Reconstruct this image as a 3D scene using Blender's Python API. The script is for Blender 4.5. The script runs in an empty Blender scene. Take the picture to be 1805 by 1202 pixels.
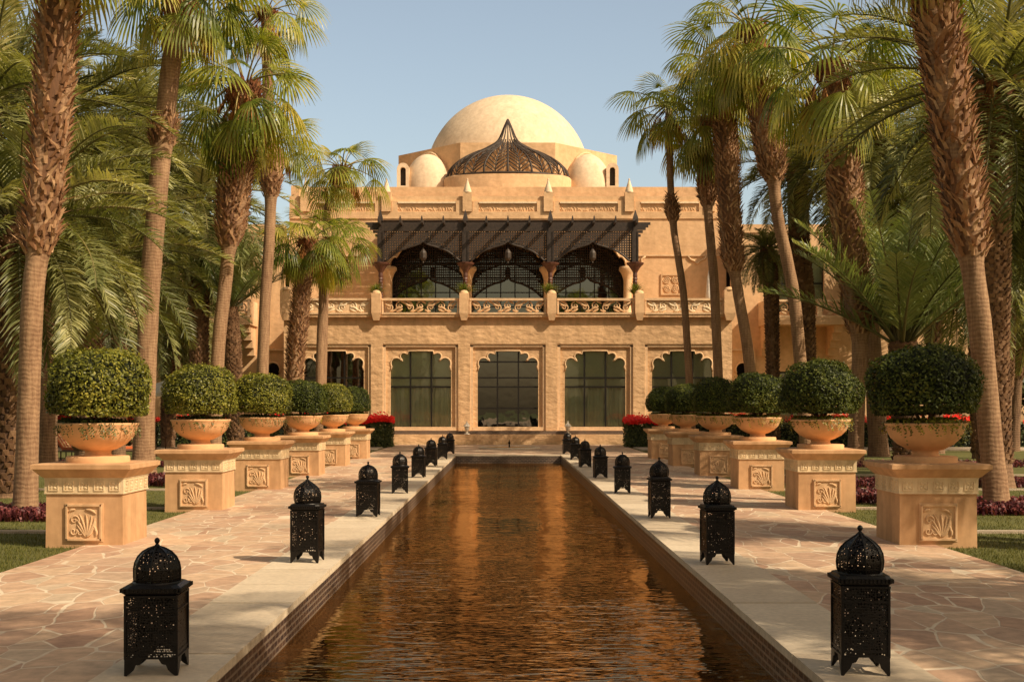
import bpy, math, random
from mathutils import Vector, Matrix
from mathutils.geometry import tessellate_polygon
R = random.Random(7)
PI = math.pi
sc = bpy.context.scene
COL = sc.collection
F = 2100.0          # focal length in photo pixels
CX, HZ, CAMX, CAMZ = 893.4, 720.3, -0.05, 1.6
def X(px, Y): return CAMX + (px - CX) * Y / F
def Z(py, Y): return CAMZ + (HZ - py) * Y / F

# ------------------------------------------------------------ mesh builder
class MB:
    def __init__(s): s.v = []; s.f = []; s.r = []; s.sm = []
    def add(s, vs, fs, r=None, sm=False):
        b = len(s.v); s.v.extend([tuple(q) for q in vs])
        if r is None: r = R.random()
        for f in fs: s.f.append(tuple(b + i for i in f)); s.r.append(r); s.sm.append(sm)
    def box(s, x0, x1, y0, y1, z0, z1, r=None):
        s.add([(x0,y0,z0),(x1,y0,z0),(x1,y1,z0),(x0,y1,z0),(x0,y0,z1),(x1,y0,z1),(x1,y1,z1),(x0,y1,z1)],
              [(0,3,2,1),(4,5,6,7),(0,1,5,4),(1,2,6,5),(2,3,7,6),(3,0,4,7)], r)
    def frus(s, cx, cy, z0, z1, a0, b0, a1, b1, ch=0.0, r=None):   # tapered block, half sizes a (x) b (y), optional corner chamfer
        def ring(a, b, z):
            if ch <= 0: return [(cx-a,cy-b,z),(cx+a,cy-b,z),(cx+a,cy+b,z),(cx-a,cy+b,z)]
            c = ch
            return [(cx-a+c,cy-b,z),(cx+a-c,cy-b,z),(cx+a,cy-b+c,z),(cx+a,cy+b-c,z),(cx+a-c,cy+b,z),(cx-a+c,cy+b,z),(cx-a,cy+b-c,z),(cx-a,cy-b+c,z)]
        p = ring(a0,b0,z0); q = ring(a1,b1,z1); n = len(p)
        s.add(p+q, [tuple(range(n-1,-1,-1)), tuple(range(n,2*n))] + [(i,(i+1)%n,n+(i+1)%n,n+i) for i in range(n)], r)
    def lathe(s, prof, n=24, cx=0, cy=0, sx=1, sy=1, sm=True, a0=0, a1=2*PI, cap=True, rfun=None, r=None):
        full = abs(a1-a0-2*PI) < 1e-6
        m = n if full else n+1
        vs = []
        for (rr, z) in prof:
            for i in range(m):
                a = a0 + (a1-a0)*i/n
                k = rfun(a, z) if rfun else 1
                vs.append((cx+rr*k*sx*math.cos(a), cy+rr*k*sy*math.sin(a), z))
        fs = []
        for j in range(len(prof)-1):
            for i in range(n):
                i2 = (i+1) % m if full else i+1
                fs.append((j*m+i, j*m+i2, (j+1)*m+i2, (j+1)*m+i))
        s.add(vs, fs, r, sm)
        if cap and full:
            s.add(vs[:m], [tuple(range(m-1,-1,-1))], r)
            s.add(vs[-m:], [tuple(range(m))], r)
    def tube(s, pts, rad, n=6, sq=None, r=None, sm=True, cap=True):   # sq: squash factor along world y
        pts = [Vector(p) for p in pts]; k = len(pts)
        if not hasattr(rad, '__len__'): rad = [rad]*k
        vs = []; prev = None
        for i, p in enumerate(pts):
            t = (pts[min(i+1,k-1)] - pts[max(i-1,0)]).normalized()
            if prev is None:
                prev = Vector((0,0,1)) if abs(t.z) < .9 else Vector((1,0,0))
            a = (prev - t*prev.dot(t))
            if a.length < 1e-5: a = Vector((0,1,0)) - t*t.y
            a.normalize(); b = t.cross(a); prev = a
            for j in range(n):
                th = 2*PI*j/n
                d = (a*math.cos(th) + b*math.sin(th))*rad[i]
                if sq: d.y *= sq
                vs.append(p + d)
        fs = [(i*n+j, i*n+(j+1)%n, (i+1)*n+(j+1)%n, (i+1)*n+j) for i in range(k-1) for j in range(n)]
        if cap: fs += [tuple(range(n-1,-1,-1)), tuple(range((k-1)*n, k*n))]
        s.add(vs, fs, r, sm)
    def plate(s, outer, holes, y0, y1, r=None, back=True):   # polygon in x,z with holes, from y0 (front) to y1
        loops = [outer] + holes
        tri = tessellate_polygon([[Vector((x, z, 0)) for x, z in lp] for lp in loops])
        flat = [p for lp in loops for p in lp]
        n = len(flat)
        vs = [(x, y0, z) for x, z in flat] + [(x, y1, z) for x, z in flat]
        fs = []
        for t in tri:
            a, b, c = t
            ar = (flat[b][0]-flat[a][0])*(flat[c][1]-flat[a][1]) - (flat[b][1]-flat[a][1])*(flat[c][0]-flat[a][0])
            if ar < 0: a, c = c, a
            fs.append((a, b, c))
            if back: fs.append((n+c, n+b, n+a))
        o = 0
        for li, lp in enumerate(loops):
            m = len(lp)
            area = sum(lp[i][0]*lp[(i+1)%m][1]-lp[(i+1)%m][0]*lp[i][1] for i in range(m))
            ccw = (area > 0) == (li == 0)
            for i in range(m):
                a, b = o+i, o+(i+1)%m
                fs.append((a, n+a, n+b, b) if ccw else (a, b, n+b, n+a))
            o += m
        s.add(vs, fs, r)
    def build(s, name, mat, parent=None, off=None, loc=None):
        me = bpy.data.meshes.new(name)
        if off: ox, oy, oz = off; vv = [(x-ox, y-oy, z-oz) for x, y, z in s.v]
        else: vv = s.v
        me.from_pydata(vv, [], s.f)
        at = me.attributes.new('rnd', 'FLOAT', 'FACE'); at.data.foreach_set('value', s.r)
        me.polygons.foreach_set('use_smooth', s.sm)
        me.materials.append(mat); me.update()
        o = bpy.data.objects.new(name, me); COL.objects.link(o)
        if parent: o.parent = parent
        if loc: o.location = loc
        return o
def tag(o, label=None, cat=None, group=None, kind=None):
    if label: o['label'] = label
    if cat: o['category'] = cat
    if group: o['group'] = group
    if kind: o['kind'] = kind
    return o
def empty(name, loc, label, cat, group=None, rz=0, s=1):
    o = bpy.data.objects.new(name, None); COL.objects.link(o)
    o.empty_display_size = .2
    o.location = loc; o.rotation_euler.z = rz; o.scale = (s,s,s) if not hasattr(s,'__len__') else s
    return tag(o, label, cat, group)
def copy_tree(o, parent=None):
    c = o.copy(); COL.objects.link(c)
    if parent: c.parent = parent
    for ch in list(o.children): copy_tree(ch, c)
    return c
def share(name, src, parent, loc=(0,0,0), rz=0, s=1):
    c = bpy.data.objects.new(name, src); COL.objects.link(c); c.parent = parent
    c.location = loc; c.rotation_euler.z = rz; c.scale = (s,s,s) if not hasattr(s,'__len__') else s
    return c

# ------------------------------------------------------------ materials
def newmat(name):
    m = bpy.data.materials.new(name); m.use_nodes = True
    nt = m.node_tree; b = nt.nodes['Principled BSDF']
    return m, nt, b
def nd(nt, typ, **kw):
    n = nt.nodes.new(typ)
    for k, v in kw.items():
        if k.startswith('i_'):
            key = k[2:]
            n.inputs[int(key) if key.isdigit() else key.replace('_', ' ')].default_value = v
        else: setattr(n, k, v)
    return n
def ramp(nt, src, stops):
    r = nt.nodes.new('ShaderNodeValToRGB'); el = r.color_ramp.elements
    while len(el) < len(stops): el.new(.5)
    for e, (p, c) in zip(el, stops): e.position = p; e.color = (*c, 1) if len(c) == 3 else c
    nt.links.new(src, r.inputs['Fac']); return r
def coords(nt, scale=(1,1,1), world=False):
    if world:
        g = nt.nodes.new('ShaderNodeNewGeometry'); out = g.outputs['Position']
    else:
        t = nt.nodes.new('ShaderNodeTexCoord'); out = t.outputs['Object']
    mp = nd(nt, 'ShaderNodeMapping'); mp.inputs['Scale'].default_value = scale
    nt.links.new(out, mp.inputs['Vector']); return mp.outputs['Vector']
def mixc(nt, fac, a, b, mode='MIX'):
    m = nt.nodes.new('ShaderNodeMix'); m.data_type = 'RGBA'; m.blend_type = mode
    for sock, v in ((m.inputs[0], fac), (m.inputs[6], a), (m.inputs[7], b)):
        if isinstance(v, (int, float)): sock.default_value = v
        elif isinstance(v, tuple): sock.default_value = (*v, 1)
        else: nt.links.new(v, sock)
    return m.outputs[2]
def math_(nt, op, a, b=None, c=None):
    m = nt.nodes.new('ShaderNodeMath'); m.operation = op
    for i, v in enumerate((a, b, c)):
        if v is None: continue
        if isinstance(v, (int, float)): m.inputs[i].default_value = v
        else: nt.links.new(v, m.inputs[i])
    return m.outputs[0]
def bump(nt, b, h, strength=.5, dist=.02, prev=None):
    n = nd(nt, 'ShaderNodeBump'); n.inputs['Strength'].default_value = strength; n.inputs['Distance'].default_value = dist
    nt.links.new(h, n.inputs['Height'])
    if prev: nt.links.new(prev, n.inputs['Normal'])
    nt.links.new(n.outputs[0], b.inputs['Normal']); return n.outputs[0]
def noise(nt, vec, scale, detail=4, rough=.55):
    n = nd(nt, 'ShaderNodeTexNoise'); n.inputs['Scale'].default_value = scale; n.inputs['Detail'].default_value = detail
    n.inputs['Roughness'].default_value = rough; nt.links.new(vec, n.inputs['Vector']); return n.outputs['Fac']
def rndattr(nt):
    a = nd(nt, 'ShaderNodeAttribute'); a.attribute_name = 'rnd'; return a.outputs['Fac']

def m_plaster(name, c, bs=.5, bd=.03, sc_=1.0, var=.18, stain=.25):
    m, nt, b = newmat(name)
    v = coords(nt, world=True)
    n1 = noise(nt, v, .7*sc_, 5); n2 = noise(nt, v, 6*sc_, 5); 
    vs = coords(nt, (2.2, 2.2, .35), world=True); n3 = noise(nt, vs, 1.5*sc_, 4)
    dark = tuple(x*(1-var*1.6) for x in c); lite = tuple(min(1, x*(1+var)) for x in c)
    col = ramp(nt, n1, [(.3, dark), (.7, lite)]).outputs[0]
    st = ramp(nt, n3, [(.35, (1-stain, 1-stain*1.1, 1-stain*1.3)), (.6, (1,1,1))]).outputs[0]
    col = mixc(nt, 1.0, col, st, 'MULTIPLY')
    fin = ramp(nt, n2, [(.3, (.88,.86,.84)), (.7, (1.06,1.06,1.06))]).outputs[0]
    col = mixc(nt, 1.0, col, fin, 'MULTIPLY')
    nt.links.new(col, b.inputs['Base Color']); b.inputs['Roughness'].default_value = .88
    vb = coords(nt, (1, 1, 1.9), world=True); nb = noise(nt, vb, 2.6*sc_, 4, .5); nf = noise(nt, v, 30*sc_, 3)
    p = bump(nt, b, nb, bs, bd*3); bump(nt, b, nf, bs*.5, bd*.25, p)
    return m
def m_leaf(name, stops, transl=.3, rough=.45, sp=.35, zfade=None):
    m, nt, b = newmat(name)
    r = rndattr(nt); v = coords(nt, world=True); n = noise(nt, v, 1.3, 3)
    f = math_(nt, 'ADD', math_(nt, 'MULTIPLY', r, .65), math_(nt, 'MULTIPLY', n, .5))
    f = math_(nt, 'SUBTRACT', f, .08)
    col = ramp(nt, f, stops).outputs[0]
    nt.links.new(col, b.inputs['Base Color']); b.inputs['Roughness'].default_value = rough
    b.inputs['Specular IOR Level'].default_value = sp
    tr = nd(nt, 'ShaderNodeBsdfTranslucent')
    tc = mixc(nt, 1.0, col, (1.3, 1.25, .5), 'MULTIPLY'); nt.links.new(tc, tr.inputs['Color'])
    mx = nd(nt, 'ShaderNodeMixShader'); mx.inputs[0].default_value = transl
    nt.links.new(b.outputs[0], mx.inputs[1]); nt.links.new(tr.outputs[0], mx.inputs[2])
    nt.links.new(mx.outputs[0], nt.nodes['Material Output'].inputs['Surface'])
    return m
def m_plain(name, c, rough=.6, metal=0, var=.15, ns=8, bs=.2, bd=.01, spec=.5):
    m, nt, b = newmat(name)
    v = coords(nt, world=True); n = noise(nt, v, ns, 4)
    col = ramp(nt, n, [(.3, tuple(x*(1-var) for x in c)), (.7, tuple(min(1, x*(1+var)) for x in c))]).outputs[0]
    nt.links.new(col, b.inputs['Base Color']); b.inputs['Roughness'].default_value = rough; b.inputs['Metallic'].default_value = metal
    b.inputs['Specular IOR Level'].default_value = spec
    bump(nt, b, noise(nt, v, ns*3, 3), bs, bd); return m

M = {}
M['wall'] = m_plaster('wall_plaster', (.78,.505,.28), .5, .04, 1.0, .10, .16)
M['wall_smooth'] = m_plaster('upper_wall_plaster', (.80,.52,.29), .28, .03, .8, .08, .12)
M['dome'] = m_plaster('dome_plaster', (.85,.665,.47), .25, .02, 1.0, .06, .12)
M['trim'] = m_plaster('trim_plaster', (.84,.59,.36), .3, .02, 1.5, .08, .1)
M['pedestal'] = m_plaster('pedestal_plaster', (.66,.395,.205), .16, .006, 1.3, .07, .24)
M['frieze'] = m_plaster('frieze_stone', (.78,.62,.40), .2, .006, 2, .08, .2)
M['pot'] = m_plaster('terracotta_bowl', (.76,.44,.22), .06, .004, 1.2, .05, .07)
M['relief'] = m_plaster('relief_stone', (.74,.49,.28), .2, .006, 2, .08, .2)
M['bark'] = None

def m_trunk(name, c0, c1, ring=14, bs=.7, bd=.03):
    m, nt, b = newmat(name)
    v = coords(nt, (1,1,1)); w = nd(nt, 'ShaderNodeTexWave', bands_direction='Z'); w.inputs['Scale'].default_value = ring/ (2*PI) * 1.2
    w.inputs['Distortion'].default_value = 6; w.inputs['Detail'].default_value = 3; w.inputs['Detail Scale'].default_value = 1.5
    nt.links.new(v, w.inputs['Vector'])
    vv = coords(nt, (9, 9, 1.2)); nv = noise(nt, vv, 2.0, 5, .65)
    n = noise(nt, coords(nt, (1,1,1)), 1.1, 4)
    f = math_(nt, 'ADD', math_(nt, 'MULTIPLY', w.outputs['Fac'], .10), math_(nt, 'ADD', math_(nt, 'MULTIPLY', nv, .65), math_(nt, 'MULTIPLY', n, .35)))
    col = ramp(nt, f, [(.35, c0), (.75, c1)]).outputs[0]
    nt.links.new(col, b.inputs['Base Color']); b.inputs['Roughness'].default_value = .9
    h = math_(nt, 'ADD', math_(nt, 'MULTIPLY', w.outputs['Fac'], .28), nv)
    bump(nt, b, h, bs, bd); return m
M['bark'] = m_trunk('smooth_palm_bark', (.15,.072,.035), (.43,.27,.15), 22, .5, .02)
M['bark_dark'] = m_trunk('dark_palm_bark', (.09,.045,.025), (.30,.18,.10), 20)
def m_boot(name, stops):
    m, nt, b = newmat(name)
    r = rndattr(nt); n = noise(nt, coords(nt, (1,1,1)), .9, 3); n2 = noise(nt, coords(nt, (12,12,3)), 3, 3)
    f = math_(nt, 'ADD', math_(nt, 'MULTIPLY', r, .5), math_(nt, 'ADD', math_(nt, 'MULTIPLY', n, .35), math_(nt, 'MULTIPLY', n2, .25)))
    nt.links.new(ramp(nt, f, stops).outputs[0], b.inputs['Base Color']); b.inputs['Roughness'].default_value = .85
    return m
M['boot'] = m_boot('leaf_base_stubs', [(.15, (.05,.022,.010)), (.5, (.30,.145,.065)), (.85, (.62,.40,.22))])
M['boot_red'] = m_boot('red_leaf_base_stubs', [(.15, (.06,.018,.008)), (.6, (.28,.10,.04)), (.95, (.48,.26,.12))])
M['boot_date'] = m_boot('date_palm_bark_stubs', [(.15, (.03,.014,.007)), (.6, (.20,.105,.05)), (.95, (.42,.26,.15))])
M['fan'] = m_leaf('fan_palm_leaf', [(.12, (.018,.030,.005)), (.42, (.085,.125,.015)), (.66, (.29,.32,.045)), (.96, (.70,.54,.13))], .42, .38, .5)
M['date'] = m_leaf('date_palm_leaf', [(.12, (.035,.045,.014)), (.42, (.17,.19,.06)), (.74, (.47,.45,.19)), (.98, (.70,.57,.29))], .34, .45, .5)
M['date_green'] = m_leaf('young_date_palm_leaf', [(.1, (.05,.075,.025)), (.5, (.24,.30,.11)), (.95, (.52,.52,.24))], .25, .4, .5)
M['dead'] = m_leaf('dead_frond', [(.1, (.16,.06,.02)), (.5, (.38,.17,.05)), (.95, (.58,.34,.12))], .3, .7, .2)
M['petiole'] = m_leaf('palm_stalk', [(.1, (.10,.10,.03)), (.5, (.28,.24,.07)), (.95, (.42,.30,.10))], .05, .5, .4)
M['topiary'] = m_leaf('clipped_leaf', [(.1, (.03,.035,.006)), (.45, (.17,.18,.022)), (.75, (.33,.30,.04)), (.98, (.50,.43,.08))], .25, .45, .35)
M['topiary_shaded'] = m_leaf('shaded_clipped_leaf', [(.1, (.015,.022,.005)), (.45, (.065,.085,.014)), (.75, (.13,.145,.023)), (.98, (.26,.23,.04))], .2, .5, .22)  # shaded copy of clipped_leaf, the shade is put into the colour
M['core'] = m_plain('shrub_shade', (.010,.015,.005), .9)  # near-black fill stands in for the shade inside shrubs and hedges
M['hedge'] = m_leaf('hedge_leaf', [(.1, (.02,.03,.008)), (.5, (.07,.09,.025)), (.95, (.17,.17,.05))], .25)
M['rachis'] = m_leaf('date_leaf_stalk', [(.1, (.07,.07,.025)), (.5, (.15,.14,.05)), (.95, (.25,.20,.08))], .05, .5, .4)
M['ivy'] = m_leaf('trailing_leaf', [(.1, (.03,.045,.012)), (.5, (.10,.12,.03)), (.95, (.25,.23,.07))], .3)
M['red'] = m_leaf('red_flower', [(.1, (.7,.02,.015)), (.5, (.95,.035,.03)), (.95, (1,.12,.08))], .4)
M['purple'] = m_leaf('purple_leaf', [(.1, (.03,.008,.010)), (.5, (.12,.025,.03)), (.95, (.30,.09,.08))], .2)
M['fern'] = m_leaf('terrace_grass_leaf', [(.1, (.05,.08,.015)), (.5, (.16,.20,.04)), (.95, (.34,.34,.09))], .3)
M['grass'] = m_leaf('grass_blade', [(.1, (.05,.060,.012)), (.5, (.115,.125,.026)), (.95, (.24,.21,.055))], .25, .6, .2)
M['wood'] = m_plain('dark_stained_wood', (.040,.027,.020), .55, 0, .4, 12, .3, .01)
M['wood_lattice'] = m_plain('lattice_wood', (.050,.036,.028), .6, 0, .3, 12)
M['wood_red'] = m_plain('red_carved_wood', (.10,.038,.024), .5, 0, .3, 10, .3)
M['rib'] = m_plain('weathered_lattice', (.05,.034,.024), .6, 0, .3, 8)
M['frame'] = m_plain('window_frame_metal', (.02,.017,.015), .4, .3, .2)
M['ledge'] = m_plain('cream_ledge', (.82,.66,.45), .7)
M['white'] = m_plain('white_cloth', (.80,.76,.68), .8)
M['whitelamp'] = m_plain('white_painted_metal', (.80,.72,.60), .4)
M['teal'] = m_plain('teal_fabric', (.02,.11,.14), .8)
M['brown'] = m_plain('brown_wood', (.13,.06,.03), .6)
M['iron'] = m_plain('black_iron', (.012,.010,.009), .5, .2)
M['soil'] = m_plain('soil', (.06,.035,.02), .95, 0, .3, 20, .6, .02)
M['curtain'] = m_plain('green_curtain', (.82,.80,.64), .8, 0, .08, 3)
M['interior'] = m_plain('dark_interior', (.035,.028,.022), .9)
M['blind'] = m_plain('roller_blind', (.78,.76,.60), .8, 0, .06)

def m_stripe():
    m, nt, b = newmat('striped_cushion')
    w = nd(nt, 'ShaderNodeTexWave', bands_direction='X'); w.inputs['Scale'].default_value = 3.2
    nt.links.new(coords(nt), w.inputs['Vector'])
    nt.links.new(ramp(nt, w.outputs['Fac'], [(.25, (.55,.12,.03)), (.5, (.06,.10,.22)), (.75, (.70,.45,.18))]).outputs[0], b.inputs['Base Color'])
    b.inputs['Roughness'].default_value = .8; return m
M['stripe'] = m_stripe()

def m_lantern(name, sc_):
    m, nt, b = newmat(name)
    v = coords(nt)
    n = noise(nt, v, 14, 4)
    nt.links.new(ramp(nt, n, [(.3, (.0025,.002,.0016)), (.75, (.011,.007,.005))]).outputs[0], b.inputs['Base Color'])
    b.inputs['Metallic'].default_value = .2; b.inputs['Roughness'].default_value = .38; b.inputs['Specular IOR Level'].default_value = .35
    vo = nd(nt, 'ShaderNodeTexVoronoi'); vo.inputs['Scale'].default_value = sc_; vo.inputs['Randomness'].default_value = .55
    nt.links.new(v, vo.inputs['Vector'])
    big = noise(nt, v, 7, 1)
    lim = math_(nt, 'MULTIPLY', big, .64)
    hole = math_(nt, 'LESS_THAN', vo.outputs['Distance'], lim)
    mask = math_(nt, 'GREATER_THAN', big, .36)
    hole = math_(nt, 'MULTIPLY', hole, mask)
    tr = nd(nt, 'ShaderNodeBsdfTransparent'); mx = nd(nt, 'ShaderNodeMixShader')
    nt.links.new(hole, mx.inputs[0]); nt.links.new(b.outputs[0], mx.inputs[1]); nt.links.new(tr.outputs[0], mx.inputs[2])
    nt.links.new(mx.outputs[0], nt.nodes['Material Output'].inputs['Surface'])
    bump(nt, b, vo.outputs['Distance'], .4, .004)
    return m
M['lantern'] = m_lantern('pierced_black_metal', 64)
M['lantern_solid'] = m_plain('black_metal', (.007,.005,.004), .40, .2, .4, 14, spec=.35)

def m_glass(name, tint, refl, rough=.02, wob=.06):
    m, nt, b = newmat(name)
    gl = nd(nt, 'ShaderNodeBsdfGlossy'); gl.inputs['Roughness'].default_value = rough; gl.inputs['Color'].default_value = (.85,.88,.85,1)
    tr = nd(nt, 'ShaderNodeBsdfTransparent'); tr.inputs['Color'].default_value = (*tint, 1)
    fr = nd(nt, 'ShaderNodeFresnel'); fr.inputs[0].default_value = 1.5
    fac = math_(nt, 'ADD', fr.outputs[0], refl)
    mx = nd(nt, 'ShaderNodeMixShader'); nt.links.new(fac, mx.inputs[0]); nt.links.new(tr.outputs[0], mx.inputs[1]); nt.links.new(gl.outputs[0], mx.inputs[2])
    nt.links.new(mx.outputs[0], nt.nodes['Material Output'].inputs['Surface'])
    n = nd(nt, 'ShaderNodeBump'); n.inputs['Strength'].default_value = wob; n.inputs['Distance'].default_value = .05
    nt.links.new(noise(nt, coords(nt, world=True), 1.2, 2), n.inputs['Height']); nt.links.new(n.outputs[0], gl.inputs['Normal'])
    return m
M['glass'] = m_glass('tinted_glass', (.92,.94,.88), .03)
M['glass_dark'] = m_glass('dark_tinted_glass', (.25,.28,.25), .16)

def m_water():
    m, nt, b = newmat('pool_water')
    v = coords(nt, (1, 1, 1), world=True)
    df = nd(nt, 'ShaderNodeBsdfDiffuse')
    nt.links.new(ramp(nt, noise(nt, v, 2.0, 4), [(.3, (.010,.004,.0015)), (.7, (.045,.018,.005))]).outputs[0], df.inputs['Color'])
    gl = nd(nt, 'ShaderNodeBsdfGlossy'); gl.inputs['Roughness'].default_value = .02; gl.inputs['Color'].default_value = (1.0, .70, .40, 1)
    fr = nd(nt, 'ShaderNodeFresnel'); fr.inputs['IOR'].default_value = 1.40
    mx = nd(nt, 'ShaderNodeMixShader'); nt.links.new(fr.outputs[0], mx.inputs[0]); nt.links.new(df.outputs[0], mx.inputs[1]); nt.links.new(gl.outputs[0], mx.inputs[2])
    nt.links.new(mx.outputs[0], nt.nodes['Material Output'].inputs['Surface'])
    v1 = coords(nt, (.8, 1.9, 1), world=True)
    w1 = noise(nt, v1, 5.2, 2, .45)
    w2 = noise(nt, coords(nt, (.7, 1, 1), world=True), 1.6, 2, .5)
    h = math_(nt, 'ADD', w1, math_(nt, 'MULTIPLY', w2, 1.2))
    pat = ramp(nt, noise(nt, coords(nt, (.5, .22, 1), world=True), 1.3, 3), [(.35, (.35,.35,.35)), (.65, (1.6,1.6,1.6))]).outputs[0]
    h = math_(nt, 'MULTIPLY', h, pat)
    bn = bump(nt, b, h, .21, .05); nt.links.new(bn, gl.inputs['Normal'])
    return m
M['water'] = m_water()

def m_paving():
    m, nt, b = newmat('crazy_paving')
    v0 = coords(nt, (1,1,1), world=True)
    nn = nd(nt, 'ShaderNodeTexNoise'); nn.inputs['Scale'].default_value = .9; nn.inputs['Detail'].default_value = 2; nt.links.new(v0, nn.inputs['Vector'])
    sub = nd(nt, 'ShaderNodeVectorMath', operation='MULTIPLY_ADD'); nt.links.new(nn.outputs['Color'], sub.inputs[0]); sub.inputs[1].default_value = (.30,.30,0); nt.links.new(v0, sub.inputs[2])
    mp = nd(nt, 'ShaderNodeMapping'); mp.inputs['Scale'].default_value = (3.1, 1.7, 0); nt.links.new(sub.outputs[0], mp.inputs['Vector'])
    ve = nd(nt, 'ShaderNodeTexVoronoi', feature='DISTANCE_TO_EDGE'); ve.inputs['Randomness'].default_value = .72; ve.inputs['Scale'].default_value = 1.0
    vc = nd(nt, 'ShaderNodeTexVoronoi', feature='F1'); vc.inputs['Randomness'].default_value = .72; vc.inputs['Scale'].default_value = 1.0
    nt.links.new(mp.outputs[0], ve.inputs['Vector']); nt.links.new(mp.outputs[0], vc.inputs['Vector'])
    sep = nd(nt, 'ShaderNodeSeparateColor'); nt.links.new(vc.outputs['Color'], sep.inputs[0])
    stone = ramp(nt, sep.outputs[0], [(.0, (.48,.30,.205)), (.3, (.60,.41,.28)), (.55, (.68,.50,.34)), (.8, (.53,.34,.235)), (1, (.62,.51,.37))]).outputs[0]
    grain = noise(nt, coords(nt, (1,1,1), world=True), 7, 6, .65)
    stone = mixc(nt, 1.0, stone, ramp(nt, grain, [(.3, (.74,.72,.70)), (.7, (1.2,1.18,1.15))]).outputs[0], 'MULTIPLY')
    ledge = math_(nt, 'ADD', ve.outputs['Distance'], math_(nt, 'ADD', math_(nt, 'MULTIPLY', math_(nt, 'SUBTRACT', noise(nt, v0, 9, 3), .5), .03), math_(nt, 'MULTIPLY', math_(nt, 'SUBTRACT', noise(nt, v0, 1.6, 2), .5), .065)))
    edge = ramp(nt, ledge, [(.014, (0,0,0)), (.024, (1,1,1))]).outputs[0]
    mort = ramp(nt, noise(nt, v0, 5, 4), [(.3, (.66,.53,.38)), (.7, (.84,.72,.55))]).outputs[0]
    col = mixc(nt, edge, mort, stone)
    big = ramp(nt, noise(nt, v0, .45, 4), [(.3, (.84,.82,.8)), (.7, (1.08,1.06,1.04))]).outputs[0]
    col = mixc(nt, 1.0, col, big, 'MULTIPLY')
    nt.links.new(col, b.inputs['Base Color']); b.inputs['Roughness'].default_value = .72
    h = math_(nt, 'ADD', math_(nt, 'MULTIPLY', edge, .5), math_(nt, 'MULTIPLY', grain, .35))
    bump(nt, b, h, .5, .012); return m
M['paving'] = m_paving()

def m_slab():
    m, nt, b = newmat('limestone_slabs')
    v = coords(nt, (1,1,1), world=True)
    n = noise(nt, v, 2.5, 6, .6); n2 = noise(nt, v, 22, 4)
    r = rndattr(nt)
    f = math_(nt, 'ADD', math_(nt, 'MULTIPLY', r, .45), math_(nt, 'MULTIPLY', n, .6))
    col = ramp(nt, f, [(.2, (.54,.42,.29)), (.8, (.76,.63,.46))]).outputs[0]
    col = mixc(nt, 1.0, col, ramp(nt, n2, [(.3, (.86,.86,.86)), (.7, (1.08,1.08,1.08))]).outputs[0], 'MULTIPLY')
    nt.links.new(col, b.inputs['Base Color']); b.inputs['Roughness'].default_value = .65
    bump(nt, b, n2, .25, .005); return m
M['slab'] = m_slab()

def m_mosaic():
    m, nt, b = newmat('pool_mosaic')
    v0 = coords(nt, (1,1,1), world=True)
    sx = nd(nt, 'ShaderNodeSeparateXYZ'); nt.links.new(v0, sx.inputs[0])
    cmb = nd(nt, 'ShaderNodeCombineXYZ'); nt.links.new(math_(nt, 'ADD', sx.outputs[0], sx.outputs[1]), cmb.inputs[0]); nt.links.new(sx.outputs[2], cmb.inputs[1])
    br = nd(nt, 'ShaderNodeTexBrick'); nt.links.new(cmb.outputs[0], br.inputs['Vector'])
    br.inputs['Scale'].default_value = 1; br.inputs['Brick Width'].default_value = .13; br.inputs['Row Height'].default_value = .055
    br.inputs['Mortar Size'].default_value = .010; br.offset = .5
    br.inputs['Color1'].default_value = (.03,.022,.03,1); br.inputs['Color2'].default_value = (.10,.06,.045,1); br.inputs['Mortar'].default_value = (.24,.19,.15,1)
    n = ramp(nt, noise(nt, v0, 1.3, 4), [(.3, (.7,.7,.7)), (.7, (1.15,1.1,1.05))]).outputs[0]
    nt.links.new(mixc(nt, 1.0, br.outputs[0], n, 'MULTIPLY'), b.inputs['Base Color']); b.inputs['Roughness'].default_value = .3
    return m
M['mosaic'] = m_mosaic()

def m_ground(name, c0, c1, ns=1.5):
    m, nt, b = newmat(name)
    v = coords(nt, world=True)
    f = math_(nt, 'ADD', math_(nt, 'MULTIPLY', noise(nt, v, ns, 5), .6), math_(nt, 'MULTIPLY', noise(nt, v, ns*25, 3), .4))
    nt.links.new(ramp(nt, f, [(.35, c0), (.65, c1)]).outputs[0], b.inputs['Base Color']); b.inputs['Roughness'].default_value = .95
    bump(nt, b, noise(nt, v, ns*30, 3), .8, .02); return m
M['lawn'] = m_ground('lawn_turf', (.07,.075,.016), (.16,.155,.035))
M['concrete'] = m_ground('pale_concrete', (.42,.33,.24), (.55,.45,.33), 3)
# ============================================================ SETTING
PL, PN, PF = 1.813, -4.0, 41.0           # pool half width, near end, far end
def flat(name, mat, outer, holes, z, kind='structure'):
    loops = [outer] + holes
    tri = tessellate_polygon([[Vector((x, y, 0)) for x, y in lp] for lp in loops])
    fl = [p for lp in loops for p in lp]
    m = MB(); fs = []
    for a, b, c in tri:
        ar = (fl[b][0]-fl[a][0])*(fl[c][1]-fl[a][1]) - (fl[b][1]-fl[a][1])*(fl[c][0]-fl[a][0])
        fs.append((a, b, c) if ar > 0 else (c, b, a))
    m.add([(x, y, z) for x, y in fl], fs)
    return tag(m.build(name, mat), kind=kind)
def rect(x0, x1, y0, y1): return [(x0,y0),(x1,y0),(x1,y1),(x0,y1)]
poolhole = rect(-2.5, 2.5, -4.5, 41.6)
flat('ground', M['lawn'], rect(-900,900,-300,1500), [rect(-4.9,4.9,-60,53)], -.035)
flat('paved_path', M['paving'], rect(-5.0,5.0,-60,53.2), [poolhole], 0)
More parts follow.
